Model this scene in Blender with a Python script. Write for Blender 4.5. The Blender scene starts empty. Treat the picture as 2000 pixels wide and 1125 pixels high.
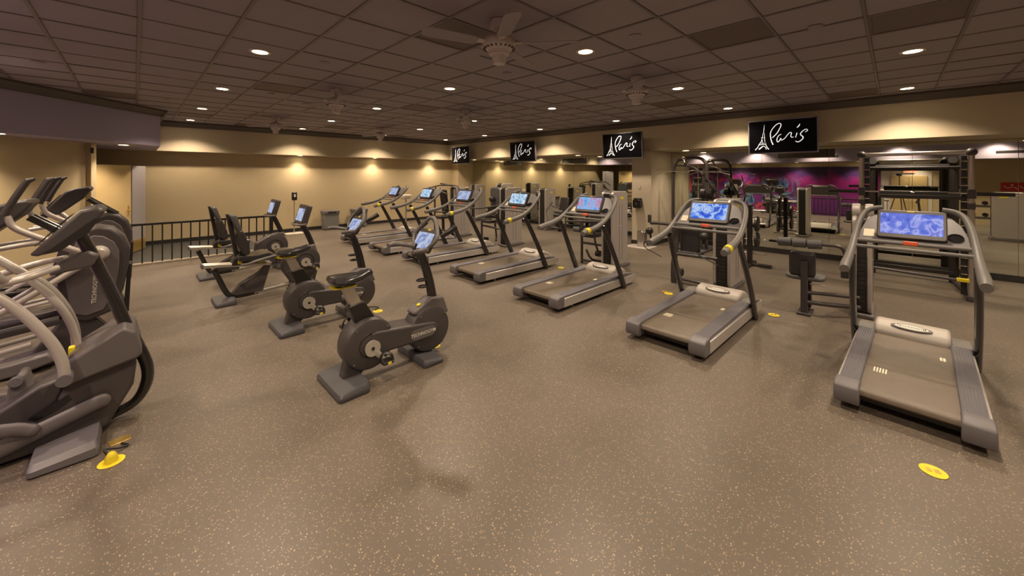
import bpy, math, random
from mathutils import Vector, Matrix
random.seed(7)
D = bpy.data; SC = bpy.context.scene; COL = SC.collection
R = math.radians
# ------------------------------------------------------------------ camera
CAMZ = 1.735
cd = D.cameras.new('camera'); cam = D.objects.new('camera', cd); COL.objects.link(cam)
cd.sensor_width = 36.0; cd.lens = 36.0*742/2000; cd.shift_y = -221.5/2000; cd.clip_start = .05
cam.location = (0, 0, CAMZ); cam.rotation_euler = (R(90), 0, math.atan2(747, 742)-R(90))
SC.camera = cam
SC.view_settings.view_transform = 'Standard'; SC.view_settings.look = 'None'
SC.view_settings.gamma = 1; SC.view_settings.use_curve_mapping = False
SC.view_settings.exposure = 2.1
w = D.worlds.new('world'); SC.world = w; w.use_nodes = True
w.node_tree.nodes['Background'].inputs[0].default_value = (.01, .01, .012, 1)
SPOT_W = 46.0; WARM = (1.0, .79, .57); SOFFIT_W = 15.0
# ------------------------------------------------------------------ materials
MT = {}
def mat(name, col, rough=.5, metal=0, bump=0, bscale=200, emit=None, estr=1, spec=.5, var=0, coat=0):
    m = D.materials.new(name); m.use_nodes = True; nt = m.node_tree; b = nt.nodes['Principled BSDF']
    b.inputs['Base Color'].default_value = (*col, 1); b.inputs['Roughness'].default_value = rough
    b.inputs['Metallic'].default_value = metal; b.inputs['Specular IOR Level'].default_value = spec
    if coat: b.inputs['Coat Weight'].default_value = coat; b.inputs['Coat Roughness'].default_value = .15
    if emit: b.inputs['Emission Color'].default_value = (*emit, 1); b.inputs['Emission Strength'].default_value = estr
    if bump or var:
        tc = nt.nodes.new('ShaderNodeTexCoord'); n = nt.nodes.new('ShaderNodeTexNoise'); n.inputs['Scale'].default_value = bscale
        nt.links.new(tc.outputs['Object'], n.inputs['Vector'])
        if bump:
            bp = nt.nodes.new('ShaderNodeBump'); bp.inputs['Strength'].default_value = bump; bp.inputs['Distance'].default_value = .002
            nt.links.new(n.outputs['Fac'], bp.inputs['Height']); nt.links.new(bp.outputs['Normal'], b.inputs['Normal'])
        if var:
            mx = nt.nodes.new('ShaderNodeMix'); mx.data_type = 'RGBA'
            mx.inputs['A'].default_value = (*[c*(1-var) for c in col], 1); mx.inputs['B'].default_value = (*[min(1, c*(1+var)) for c in col], 1)
            n2 = nt.nodes.new('ShaderNodeTexNoise'); n2.inputs['Scale'].default_value = bscale*.02+.6
            nt.links.new(tc.outputs['Object'], n2.inputs['Vector'])
            nt.links.new(n2.outputs['Fac'], mx.inputs['Factor']); nt.links.new(mx.outputs['Result'], b.inputs['Base Color'])
    MT[name] = m; return m
mat('charcoal', (.058, .050, .052), .42, bump=.15, bscale=900)
mat('charcoal_light', (.125, .112, .116), .42, bump=.15, bscale=900)
mat('black', (.018, .016, .016), .4)
mat('black_gloss', (.012, .011, .012), .15)
mat('post_black', (.018, .016, .017), .22, coat=.6)
mat('grip_grey', (.15, .142, .135), .5, bump=.2, bscale=500)
mat('slate', (.135, .126, .136), .45, bump=.1, bscale=600)
mat('foot_grey', (.072, .070, .078), .4, bump=.1, bscale=600)
mat('cover_grey', (.42, .385, .35), .45)
mat('side_silver', (.56, .53, .51), .35, .45)
mat('shield', (.44, .40, .38), .38, .25)
mat('tube_silver', (.50, .46, .43), .35, .2)
mat('alu', (.62, .58, .52), .28, .8)
mat('chrome', (.75, .73, .70), .12, 1)
mat('steel_brush', (.55, .52, .50), .3, 1)
mat('crank', (.48, .45, .40), .4, .3)
mat('pad_vinyl', (.035, .032, .033), .35, bump=.3, bscale=120)
mat('pad_grey', (.085, .085, .09), .5, bump=.2, bscale=150)
mat('yellow', (.72, .58, .02), .5)
mat('brass', (.75, .52, .16), .3, .8)
mat('red_pad', (.75, .13, .06), .5)
mat('paper', (.72, .66, .52), .8)
mat('white_paint', (.62, .57, .50), .5)
mat('letter', (.75, .72, .66), .5)
mat('wall_tan', (.50, .40, .245), .75, bump=.15, bscale=350, var=.04)
mat('soffit_beige', (.50, .425, .30), .75, bump=.15, bscale=350, var=.04)
mat('bulkhead_grey', (.36, .32, .44), .7, bump=.15, bscale=350)
mat('column_beige', (.52, .45, .345), .7, bump=.15, bscale=350, var=.04)
mat('crown_brown', (.085, .068, .055), .5)
mat('base_black', (.02, .019, .018), .5)
mat('tile', (.30, .262, .28), .85, bump=.8, bscale=260, var=.05)
mat('grid', (.17, .145, .145), .5)
mat('vent', (.13, .095, .085), .6)
mat('fan_white', (.55, .49, .46), .45)
mat('door_beige', (.52, .385, .19), .45)
mat('door_grey', (.34, .32, .34), .45)
mat('rail_black', (.016, .013, .013), .4)
mat('curb', (.30, .25, .19), .6)
mat('mirror', (.70, .71, .63), .015, 1)
mat('mirror_edge', (.55, .58, .50), .2, .6)
mat('downlight_lens', (1, .9, .7), .5, emit=(1, .82, .50), estr=7)
mat('downlight_trim', (.55, .48, .38), .4)
mat('tv_black', (.002, .002, .003), .3, spec=.12)
mat('tv_frame', (.22, .22, .25), .25, .6)
mat('tv_glow', (.8, .8, .8), .5, emit=(1, 1, 1), estr=.19)
mat('exit_red', (.5, .05, .02), .5, emit=(1, .10, .04), estr=.9)
mat('red_sign', (.55, .02, .025), .5)
mat('dark_floor', (.045, .045, .043), .6, bump=.4, bscale=500)
mat('bin_grey', (.17, .17, .165), .5)
mat('leather', (.028, .026, .028), .22, bump=.1, bscale=200, coat=.3)
def nd(nt, t, **k):
    n = nt.nodes.new(t)
    for a, b in k.items(): setattr(n, a, b)
    return n
def ramp(nt, fac, stops):
    r = nd(nt, 'ShaderNodeValToRGB'); e = r.color_ramp.elements
    while len(e) < len(stops): e.new(.5)
    for i, (p, c) in enumerate(stops): e[i].position = p; e[i].color = (*c, 1)
    nt.links.new(fac, r.inputs[0]); return r.outputs[0]
def mathn(nt, op, a, b):
    n = nd(nt, 'ShaderNodeMath', operation=op)
    for i, x in enumerate((a, b)):
        if isinstance(x, (int, float)): n.inputs[i].default_value = x
        else: nt.links.new(x, n.inputs[i])
    return n.outputs[0]
def mixc(nt, fac, a, b):
    n = nd(nt, 'ShaderNodeMix', data_type='RGBA')
    for k, x in (('Factor', fac), ('A', a), ('B', b)):
        if isinstance(x, tuple): n.inputs[k].default_value = (*x, 1)
        elif isinstance(x, (int, float)): n.inputs[k].default_value = x
        else: nt.links.new(x, n.inputs[k])
    return n.outputs['Result']
def floor_mat():
    m = D.materials.new('speckled_rubber'); m.use_nodes = True; nt = m.node_tree; b = nt.nodes['Principled BSDF']; L = nt.links.new
    tc = nd(nt, 'ShaderNodeTexCoord'); P = tc.outputs['Object']
    v = nd(nt, 'ShaderNodeTexVoronoi'); v.inputs['Scale'].default_value = 105; L(P, v.inputs['Vector'])
    sp = nd(nt, 'ShaderNodeSeparateColor'); L(v.outputs['Color'], sp.inputs[0])
    size = mathn(nt, 'MULTIPLY', mathn(nt, 'MAXIMUM', mathn(nt, 'SUBTRACT', sp.outputs[0], .30), 0), .62)
    fl = mathn(nt, 'LESS_THAN', v.outputs['Distance'], size)
    n1 = nd(nt, 'ShaderNodeTexNoise'); n1.inputs['Scale'].default_value = .9; n1.inputs['Detail'].default_value = 3; L(P, n1.inputs['Vector'])
    n2 = nd(nt, 'ShaderNodeTexNoise'); n2.inputs['Scale'].default_value = 60; n2.inputs['Detail'].default_value = 4; L(P, n2.inputs['Vector'])
    base = ramp(nt, n1.outputs['Fac'], [(.3, (.108, .088, .070)), (.7, (.150, .122, .098))])
    base = mixc(nt, mathn(nt, 'MULTIPLY', n2.outputs['Fac'], .5), base, (.085, .070, .058))
    fc = ramp(nt, sp.outputs[1], [(0, (.20, .15, .10)), (.5, (.30, .23, .15)), (1, (.40, .325, .23))])
    col = mixc(nt, fl, base, fc); L(col, b.inputs['Base Color'])
    L(ramp(nt, n1.outputs['Fac'], [(.3, (.36,)*3), (.7, (.5,)*3)]), b.inputs['Roughness'])
    bp = nd(nt, 'ShaderNodeBump'); bp.inputs['Strength'].default_value = .35; bp.inputs['Distance'].default_value = .002
    L(n2.outputs['Fac'], bp.inputs['Height']); L(bp.outputs['Normal'], b.inputs['Normal'])
    MT['floor'] = m
floor_mat()
def belt_mat():
    m = mat('belt', (.125, .100, .076), .34, bump=.3, bscale=700, var=.15); m = mat('ribbed', (.13, .125, .145), .38)
    nt = m.node_tree; tc = nd(nt, 'ShaderNodeTexCoord'); wv = nd(nt, 'ShaderNodeTexWave', bands_direction='Y'); wv.inputs['Scale'].default_value = 18
    nt.links.new(tc.outputs['Object'], wv.inputs[0]); bp = nd(nt, 'ShaderNodeBump'); bp.inputs['Strength'].default_value = .6; bp.inputs['Distance'].default_value = .004
    nt.links.new(wv.outputs['Fac'], bp.inputs['Height']); nt.links.new(bp.outputs['Normal'], m.node_tree.nodes['Principled BSDF'].inputs['Normal'])
belt_mat()
def screen_mat(name, cols, seed):
    m = D.materials.new(name); m.use_nodes = True; nt = m.node_tree; b = nt.nodes['Principled BSDF']; L = nt.links.new
    tc = nd(nt, 'ShaderNodeTexCoord'); n = nd(nt, 'ShaderNodeTexNoise', noise_dimensions='4D'); n.inputs['W'].default_value = seed
    n.inputs['Scale'].default_value = 9; n.inputs['Detail'].default_value = 5; n.inputs['Distortion'].default_value = 1.2
    L(tc.outputs['Object'], n.inputs['Vector'])
    c = ramp(nt, n.outputs['Fac'], [(.30+.4*i/(len(cols)-1), k) for i, k in enumerate(cols)])
    b.inputs['Base Color'].default_value = (.01, .01, .015, 1); b.inputs['Roughness'].default_value = .5; b.inputs['Specular IOR Level'].default_value = .1
    L(c, b.inputs['Emission Color']); b.inputs['Emission Strength'].default_value = .2; MT[name] = m
screen_mat('screen_blue', [(.04, .09, .50), (.10, .16, .70), (.16, .22, .80), (.45, .50, .95), (.15, .2, .75), (.55, .2, .45)], 1)
screen_mat('screen_deep', [(.01, .05, .45), (.02, .10, .75), (.08, .25, .9), (.55, .7, 1), (.05, .2, .8), (.03, .08, .5)], 3)
screen_mat('screen_pink', [(.10, .28, .70), (.14, .38, .85), (.25, .50, .9), (.30, .5, .85), (.75, .15, .28), (.3, .5, .8)], 5)
screen_mat('screen_cyan', [(.08, .30, .60), (.12, .40, .72), (.3, .55, .8), (.9, .95, 1), (.15, .4, .7), (.1, .3, .6)], 8)
screen_mat('screen_grey', [(.16, .22, .50), (.28, .34, .62), (.40, .48, .72), (.6, .66, .82), (.35, .4, .65), (.3, .35, .6)], 11)
def mural_mat():
    m = D.materials.new('mural_paint'); m.use_nodes = True; nt = m.node_tree; b = nt.nodes['Principled BSDF']; L = nt.links.new
    g = nd(nt, 'ShaderNodeTexCoord'); s = nd(nt, 'ShaderNodeSeparateXYZ'); L(g.outputs['Object'], s.inputs[0]); Y, Z = s.outputs[1], s.outputs[2]
    n = nd(nt, 'ShaderNodeTexNoise'); n.inputs['Scale'].default_value = 1.4; n.inputs['Detail'].default_value = 5; n.inputs['Distortion'].default_value = 1.5; L(g.outputs['Object'], n.inputs['Vector'])
    hgt = mathn(nt, 'ADD', mathn(nt, 'MULTIPLY', mathn(nt, 'ADD', Z, .3), .40), mathn(nt, 'MULTIPLY', mathn(nt, 'SUBTRACT', n.outputs['Fac'], .5), .5))
    c = ramp(nt, hgt, [(0, (.075, .012, .095)), (.35, (.13, .014, .15)), (.55, (.28, .012, .16)), (.68, (.34, .012, .15)), (.84, (.07, .018, .11)), (1, (.03, .02, .06))])
    # painted picture area on the far part of the wall: bright sprayed patches
    far = nd(nt, 'ShaderNodeMapRange'); far.inputs[1].default_value = 2.9; far.inputs[2].default_value = 3.8; L(Y, far.inputs[0])
    n3 = nd(nt, 'ShaderNodeTexNoise'); n3.inputs['Scale'].default_value = .85; n3.inputs['Detail'].default_value = 4; n3.inputs['Distortion'].default_value = 2.4; L(g.outputs['Object'], n3.inputs['Vector'])
    pic = ramp(nt, n3.outputs['Fac'], [(.28, (.02, .03, .06)), (.36, (.04, .16, .30)), (.42, (.22, .42, .50)), (.455, (.10, .03, .22)), (.52, (.22, .02, .20)), (.57, (.55, .05, .10)), (.61, (.60, .12, .04)), (.66, (.35, .02, .20)), (.74, (.05, .03, .16)), (.85, (.02, .02, .04))])
    lowm = nd(nt, 'ShaderNodeMapRange'); lowm.inputs[1].default_value = 1.75; lowm.inputs[2].default_value = 1.3; L(Z, lowm.inputs[0])
    c = mixc(nt, mathn(nt, 'MULTIPLY', far.outputs[0], lowm.outputs[0]), c, pic); L(c, b.inputs['Base Color']); b.inputs['Roughness'].default_value = .6
    mp = nd(nt, 'ShaderNodeCombineXYZ'); L(Y, mp.inputs[0]); L(Z, mp.inputs[1])
    br = nd(nt, 'ShaderNodeTexBrick'); L(mp.outputs[0], br.inputs['Vector']); br.inputs['Scale'].default_value = 1
    br.inputs['Brick Width'].default_value = .40; br.inputs['Row Height'].default_value = .10; br.inputs['Mortar Size'].default_value = .008
    bp = nd(nt, 'ShaderNodeBump', invert=True); bp.inputs['Strength'].default_value = 1; bp.inputs['Distance'].default_value = .01
    L(br.outputs['Fac'], bp.inputs['Height']); L(bp.outputs['Normal'], b.inputs['Normal']); MT['mural'] = m
mural_mat()
# ------------------------------------------------------------------ mesh helpers
def cr(pts, sub):
    P = [Vector(p) for p in pts]
    if len(P) < 3 or sub < 2: return P
    out = []
    for i in range(len(P)-1):
        p0 = P[i-1] if i else P[0]*2-P[1]; p1, p2 = P[i], P[i+1]; p3 = P[i+2] if i+2 < len(P) else P[-1]*2-P[-2]
        for k in range(sub):
            t = k/sub; out.append(.5*((2*p1)+(p2-p0)*t+(2*p0-5*p1+4*p2-p3)*t*t+(3*p1-p0-3*p2+p3)*t**3))
    out.append(P[-1]); return out
class MB:
    def __init__(s, o=(0, 0, 0)): s.v = []; s.f = []; s.o = Vector(o)
    def add(s, vs, fs):
        n = len(s.v); s.v += [Vector(p)-s.o for p in vs]; s.f += [[i+n for i in f] for f in fs]; return s
    def box(s, c, d, rot=None):
        M = Matrix.Identity(3) if rot is None else rot
        vs = [Vector(c)+M@Vector((x*d[0]/2, y*d[1]/2, z*d[2]/2)) for x in (-1, 1) for y in (-1, 1) for z in (-1, 1)]
        return s.add(vs, [[0, 1, 3, 2], [4, 6, 7, 5], [0, 4, 5, 1], [2, 3, 7, 6], [0, 2, 6, 4], [1, 5, 7, 3]])
    def bb(s, x0, x1, y0, y1, z0, z1): return s.box(((x0+x1)/2, (y0+y1)/2, (z0+z1)/2), (x1-x0, y1-y0, z1-z0))
    def prism(s, poly, a, b, ax='y'):
        mk = {'y': lambda p, t: (p[0], t, p[1]), 'x': lambda p, t: (t, p[0], p[1]), 'z': lambda p, t: (p[0], p[1], t)}[ax]
        n = len(poly); vs = [mk(p, a) for p in poly]+[mk(p, b) for p in poly]
        ar = sum(poly[i][0]*poly[(i+1) % n][1]-poly[(i+1) % n][0]*poly[i][1] for i in range(n))
        flip = (ar > 0) == (ax == 'y')
        if b < a: flip = not flip
        bot = list(range(n)); top = [i+n for i in range(n)]; sd = [[i, (i+1) % n, (i+1) % n+n, i+n] for i in range(n)]
        if flip: fs = [bot, top[::-1]]+[q[::-1] for q in sd]
        else: fs = [bot[::-1], top]+sd
        return s.add(vs, fs)
    def tube(s, pts, r, n=10, sub=5, cap=True, up=None):
        P = cr(pts, sub); m = len(P)
        if isinstance(r, (int, float)): rs = [(r, r)]*m
        elif isinstance(r, tuple): rs = [r]*m
        else:
            k = len(r)-1; rs = []
            for i in range(m):
                t = i/(m-1)*k; j = min(int(t), k-1); t -= j
                a, b = [(q, q) if isinstance(q, (int, float)) else q for q in (r[j], r[j+1])]
                rs.append((a[0]*(1-t)+b[0]*t, a[1]*(1-t)+b[1]*t))
        T = [(P[min(i+1, m-1)]-P[max(i-1, 0)]).normalized() for i in range(m)]
        U = Vector(up) if up else (Vector((0, 0, 1)) if abs(T[0].z) < .9 else Vector((1, 0, 0)))
        vs = []; N = None
        for i in range(m):
            N = (U if (N is None or up) else N); N = (N-T[i]*N.dot(T[i])).normalized(); B = T[i].cross(N)
            for k in range(n):
                a = 2*math.pi*k/n; vs.append(P[i]+N*(math.cos(a)*rs[i][0])+B*(math.sin(a)*rs[i][1]))
        fs = [[i*n+k, i*n+(k+1) % n, (i+1)*n+(k+1) % n, (i+1)*n+k] for i in range(m-1) for k in range(n)]
        if cap: fs += [list(range(n))[::-1], [(m-1)*n+k for k in range(n)]]
        return s.add(vs, fs)
    def cyl(s, a, b, r, n=20): return s.tube([a, b], r, n, 1)
    def lathe(s, prof, c=(0, 0, 0), axis='z', n=24, sc=(1, 1)):
        mk = {'z': lambda r, t, a: (r*math.cos(a)*sc[0], r*math.sin(a)*sc[1], t), 'y': lambda r, t, a: (r*math.cos(a)*sc[0], -t, r*math.sin(a)*sc[1]), 'x': lambda r, t, a: (t, r*math.cos(a)*sc[0], r*math.sin(a)*sc[1])}[axis]
        vs = [Vector(c)+Vector(mk(r, t, 2*math.pi*k/n)) for r, t in prof for k in range(n)]
        m = len(prof); fs = [[i*n+k, i*n+(k+1) % n, (i+1)*n+(k+1) % n, (i+1)*n+k] for i in range(m-1) for k in range(n)]
        if prof[0][0] > 1e-4: fs.append(list(range(n))[::-1])
        if prof[-1][0] > 1e-4: fs.append([(m-1)*n+k for k in range(n)])
        return s.add(vs, fs)
    def ball(s, c, r, n=14, sc=(1, 1, 1)):
        m = n//2; vs = [Vector(c)+Vector((r*math.sin(math.pi*i/m)*math.cos(2*math.pi*k/n)*sc[0], r*math.sin(math.pi*i/m)*math.sin(2*math.pi*k/n)*sc[1], r*math.cos(math.pi*i/m)*sc[2])) for i in range(m+1) for k in range(n)]
        return s.add(vs, [[i*n+k, (i+1)*n+k, (i+1)*n+(k+1) % n, i*n+(k+1) % n] for i in range(m) for k in range(n)])
    def ring(s, c, R_, r, axis='z', n=24, m=8, sc=(1, 1)):
        vs = []
        for i in range(n):
            a = 2*math.pi*i/n
            for k in range(m):
                b = 2*math.pi*k/m; q = R_+r*math.cos(b); x, y, z = q*math.cos(a)*sc[0], q*math.sin(a)*sc[1], r*math.sin(b)
                vs.append(Vector(c)+Vector({'z': (x, y, z), 'y': (x, z, y), 'x': (z, x, y)}[axis]))
        return s.add(vs, [[i*m+k, ((i+1) % n)*m+k, ((i+1) % n)*m+(k+1) % m, i*m+(k+1) % m] for i in range(n) for k in range(m)])
    def xf(s, M): s.v = [M@p for p in s.v]; return s
    def build(s, name, m, parent=None, bevel=0, seg=2, label=None, kind=None):
        me = D.meshes.new(name); me.from_pydata([tuple(p) for p in s.v], [], s.f); me.materials.append(MT[m])
        import bmesh
        bm = bmesh.new(); bm.from_mesh(me); bmesh.ops.remove_doubles(bm, verts=bm.verts, dist=1e-6); bmesh.ops.recalc_face_normals(bm, faces=bm.faces); bm.to_mesh(me); bm.free()
        me.shade_smooth(); me.set_sharp_from_angle(angle=R(38))
        o = D.objects.new(name, me); COL.objects.link(o)
        if parent: o.parent = parent
        if bevel:
            b = o.modifiers.new('bevel', 'BEVEL'); b.width = bevel; b.segments = seg; b.limit_method = 'ANGLE'; b.angle_limit = R(40); b.harden_normals = False
        if label: o['label'] = label
        if kind: o['kind'] = kind
        return o
def thing(name, label, cat, loc=(0, 0, 0), rz=0, group=None):
    o = D.objects.new(name, None); COL.objects.link(o); o.location = loc; o.rotation_euler = (0, 0, rz); o.empty_display_size = .1
    o['label'] = label; o['category'] = cat
    if group: o['group'] = group
    return o
def tag(o, label, cat, group=None):
    o['label'] = label; o['category'] = cat
    if group: o['group'] = group
    return o
def dup(o, parent=None):
    c = o.copy(); COL.objects.link(c); c.parent = parent
    if parent is not None: c.matrix_parent_inverse = o.matrix_parent_inverse.copy()
    for ch in list(KIDS.get(o.name, [])): dup(ch, c)
    return c
KIDS = {}
def index():
    KIDS.clear()
    for o in D.objects:
        if o.parent: KIDS.setdefault(o.parent.name, []).append(o)
def kid(root, base):
    return [o for o in KIDS.get(root.name, []) if o.name.split('.')[0] == base]
def rrect(w, h, r, n=5, cx=0, cy=0):
    pts = []
    for sx, sy, a0 in ((1, 1, 0), (-1, 1, 90), (-1, -1, 180), (1, -1, 270)):
        for k in range(n+1):
            a = R(a0+90*k/n); pts.append((cx+sx*(w/2-r)+r*math.cos(a), cy+sy*(h/2-r)+r*math.sin(a)))
    return pts
_txt = {}
def text_mesh(body, depth=.002):
    if body in _txt: return _txt[body]
    c = D.curves.new('lettering', 'FONT'); c.body = body; c.size = 1; c.extrude = depth; c.align_x = 'CENTER'; c.align_y = 'CENTER'; c.offset = .012; c.resolution_u = 2
    o = D.objects.new('lettering', c); COL.objects.link(o); dg = bpy.context.evaluated_depsgraph_get(); me = D.meshes.new_from_object(o.evaluated_get(dg))
    D.objects.remove(o); D.curves.remove(c); _txt[body] = me; return me
def lettering(body, parent, loc, rot, size, m='letter', name='lettering'):
    me = text_mesh(body).copy(); me.materials.clear(); me.materials.append(MT[m]); o = D.objects.new(name, me); COL.objects.link(o); o.parent = parent
    o.matrix_local = Matrix.Translation(loc) @ rot.to_4x4() @ Matrix.Diagonal((size, size, min(size, .3), 1)); return o
def basis(x, z):
    x = Vector(x).normalized(); z = Vector(z).normalized(); y = z.cross(x).normalized(); x = y.cross(z)
    return Matrix((x, y, z)).transposed()
# ------------------------------------------------------------------ room
H = 3.04; XS = 8.9; XM = 10.06; YS = 12.52; YB = 12.90; XL = -2.3; YF = -4.6; ZS = 2.32
def struct(mb, name, m, bevel=0, parent=None): return mb.build(name, m, parent, bevel, kind=None if parent else 'structure')
TX0, TY0, TS = 1.86, 2.0, .61
struct(MB().bb(-.7, XM+.1, YF, 2.7, -.1, 0).bb(XL-.1, XM+.1, 2.7, YB+.1, -.1, 0), 'floor', 'floor')
struct(MB().bb(XL-.1, -.72, YF, 2.68, -.45, -.35), 'floor_entry', 'dark_floor')
struct(MB().bb(-.72, -.70, YF, 2.7, -.45, -.1).bb(XL, -.72, 2.68, 2.70, -.45, -.1), 'trim_1', 'curb')
struct(MB().bb(-.68, 2.16, 10.24, YB, 0, .006), 'floor_alcove', 'dark_floor')
struct(MB().bb(XL, 2.24, 10.12, 10.24, 0, .035), 'trim_2', 'curb', .006)
ceil = struct(MB().bb(XL-.1, XM+.1, YF-.1, YB+.1, H+.02, H+.08), 'ceiling', 'grid')
# walls
wb = struct(MB().bb(XL-.1, XM+.1, YB, YB+.1, 0, H), 'wall_back', 'wall_tan')
wr = struct(MB().bb(XM, XM+.1, YF, YB, 0, H), 'wall_right', 'wall_tan')
wl = struct(MB().bb(XL-.1, XL, YF, YB, -.45, H), 'wall_left', 'wall_tan')
struct(MB().bb(XL-.1, XM+.1, YF-.1, YF, -.45, H), 'wall_front', 'wall_tan')
# soffits with their dark crown moulding
struct(MB().bb(-.2, XS, YS, YB, 2.31, H), 'soffit_back', 'soffit_beige', .004)
struct(MB().bb(XS, XM, YF, YB, ZS, H), 'soffit_right', 'soffit_beige', .004)
CR = [(0, 0), (0, -.13), (.03, -.13), (.035, -.10), (.075, -.05), (.10, -.03), (.10, 0)]
struct(MB().prism([(YS-a, H+b) for a, b in CR], .3, XS, 'x'), 'trim_crown_back', 'crown_brown')
struct(MB().prism([(XS-a, H+b) for a, b in CR], YF, YS, 'y'), 'trim_crown_right', 'crown_brown')
struct(MB().bb(XL, XM, YB-.012, YB, 0, .10), 'baseboard_back', 'base_black')
struct(MB().bb(XM-.03, XM, YF, 4.15, 0, .11).bb(XM-.03, XM, 4.66, 12.45, 0, .11), 'baseboard_right', 'base_black')
# left bulkhead: diagonal face, then returning to the back wall
bp_ = [(-1.9, 7.87), (.36, 10.5), (.36, YB-.1), (XL, YB-.1), (XL, 7.87)]
bp_ = [(-1.55, 8.29), (.37, 10.52), (.37, YS), (XL, YS), (XL, YF), (-1.55, YF)]
struct(MB().prism(bp_, ZS-.01, H, 'z'), 'bulkhead_left', 'bulkhead_grey', .004)
def along(a, b, prof, name, m):
    a = Vector((*a, 0)); b = Vector((*b, 0)); t = (b-a).normalized(); nrm = Vector((t.y, -t.x, 0)); n = len(prof)
    vs = [p+nrm*u+Vector((0, 0, H+v)) for p in (a-t*.05, b+t*.05) for u, v in prof]
    fs = [[i, (i+1) % n, (i+1) % n+n, i+n] for i in range(n)]+[list(range(n))[::-1], [i+n for i in range(n)]]
    struct(MB().add(vs, fs), name, m)
along((-1.55, 8.29), (.37, 10.52), CR, 'trim_crown_diagonal', 'crown_brown')
along((.37, 10.52), (.37, YS), CR, 'trim_crown_return', 'crown_brown')
along((-1.55, YF), (-1.55, 8.29), CR, 'trim_crown_left', 'crown_brown')
# wall under the bulkhead, ending in the jamb of the doorway
wd = [(-2.3, 8.34), (-.62, 10.30), (-.56, 10.26), (-.50, 10.34), (-.66, 10.50), (-2.3, 8.62)]
struct(MB().prism(wd, 0, ZS-.01, 'z'), 'wall_diagonal', 'wall_tan')
# column and the return beside it
struct(MB().bb(XS-.02, XM, 4.15, 4.66, 0, ZS), 'column', 'column_beige', .008)
struct(MB().bb(XS-.032, XM, 4.14, 4.672, 0, .10), 'baseboard_column', 'base_black')
struct(MB().bb(9.3, XM, 12.45, YB, 0, ZS), 'wall_return', 'wall_tan')
# mirror panels
seams = [.94+1.17*k for k in range(-5, 3)]+[4.14]
def mirror(a, b):
    MB().bb(XM-.012, XM-.002, a+.003, b-.003, .11, ZS-.01).build('mirror_panel', 'mirror', wr)
for a, b in zip(seams, seams[1:]): mirror(a, b)
sm2 = [4.67, 4.95, 6.12, 7.29, 8.45, 9.62, 10.79, 11.92, 12.45]
for a, b in zip(sm2, sm2[1:]): mirror(a, b)
sg = None
for i, (a, b, lb) in enumerate(((1.72, 3.65, 'long dark air slot high on the left bulkhead, reflected above the mural'), (-3.6, -2.53, 'dark air slot on the bulkhead, reflected at the right frame edge'))):
    g_ = MB((0, 0, 0)).bb(-1.55, -1.535, a, b, 2.50, 2.58).build('air_slot', 'black', None); tag(g_, lb, 'vent', 'dark air slots on the left bulkhead')
# mural and entrance wall (seen in the mirrors)
mu = MB().bb(XL, XL+.03, .42, 8.2, -.35, 2.09).build('mural_panel', 'mural', wl, label='purple and magenta spray painted mural on block wall')
struct(MB().bb(XL, XL+.02, -1.05, .40, -.35, ZS-.02), 'wall_entry', 'white_paint')
for i, (a, b) in enumerate(((-.92, -.42), (-.40, .10))):
    dr = struct(MB().bb(XL+.02, XL+.06, a, b, -.34, 1.68), 'door_%d' % (i+3), 'door_beige', .004)
    y = b-.06 if i == 0 else a+.06
    MB((0, 0, 0)).tube([(XL+.06, y, .70), (XL+.11, y, .70), (XL+.11, y+(-.1 if i == 0 else .1), .70)], .011, 8, 1).build('door_handle', 'brass', dr)
ex = thing('exit_sign', 'red lit EXIT sign above the double doors, seen in the mirror', 'sign', (XL+.03, -.41, 1.80))
MB().bb(0, .04, -.16, .16, 0, .15).build('sign_box', 'white_paint', ex, .004)
lettering('EXIT', ex, (.043, 0, .075), basis((0, 1, 0), (1, 0, 0)), .17, 'exit_red')
rs = thing('red_wall_sign', 'red poster with white stretching figures, reflected at the right frame edge', 'sign', (XL+.004, -3.15, 1.13))
MB().bb(0, .008, -.42, .42, 0, .32).build('board', 'red_sign', rs)
for q in (-.2, .15): MB().tube([(.012, q-.12, .08), (.012, q, .16), (.012, q+.12, .12), (.012, q+.2, .2)], .012, 6, 3).ball((.012, q+.02, .23), .03, 8).build('figure', 'letter', rs)
for nm, (a, b), hh in (('entry', ((-.66, .15), (-.66, 2.75)), 0),):
    t = thing('railing', 'black baluster railing in front of the purple mural, seen in the mirror', 'railing', (-.66, 1.45, 0))
    MB().bb(-.02, .02, -1.3, 1.3, .70, .74).build('top_rail', 'rail_black', t, .005)
    MB().bb(-.012, .012, -1.3, 1.3, .06, .09).build('bottom_rail', 'rail_black', t)
    for k in range(20): MB().bb(-.01, .01, -.01, .01, 0, .70).build('baluster', 'rail_black', t).location = (0, -1.25+k*.1316, 0)
# main railing in front of the alcove
t = thing('railing', 'black metal baluster railing along the sunken alcove at left', 'railing', (0, 10.16, 0))
t['label'] = 'long black baluster railing standing in front of the back wall at left'
MB().bb(-1.2, 2.25, -.02, .02, .755, .80).build('top_rail', 'rail_black', t, .006)
bl = MB().bb(-.011, .011, -.011, .011, .03, .76)
b0 = bl.build('baluster', 'rail_black', t); b0.location = (-.04, 0, 0)
for k in range(-8, 16):
    if k == 0: continue
    o = b0.copy(); COL.objects.link(o); o.location = (-.04+k*.1425, 0, 0)
MB().bb(-.035, .035, -.035, .035, 0, .80).build('end_post', 'rail_black', t, .005).location = (2.24, 0, 0)
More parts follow.
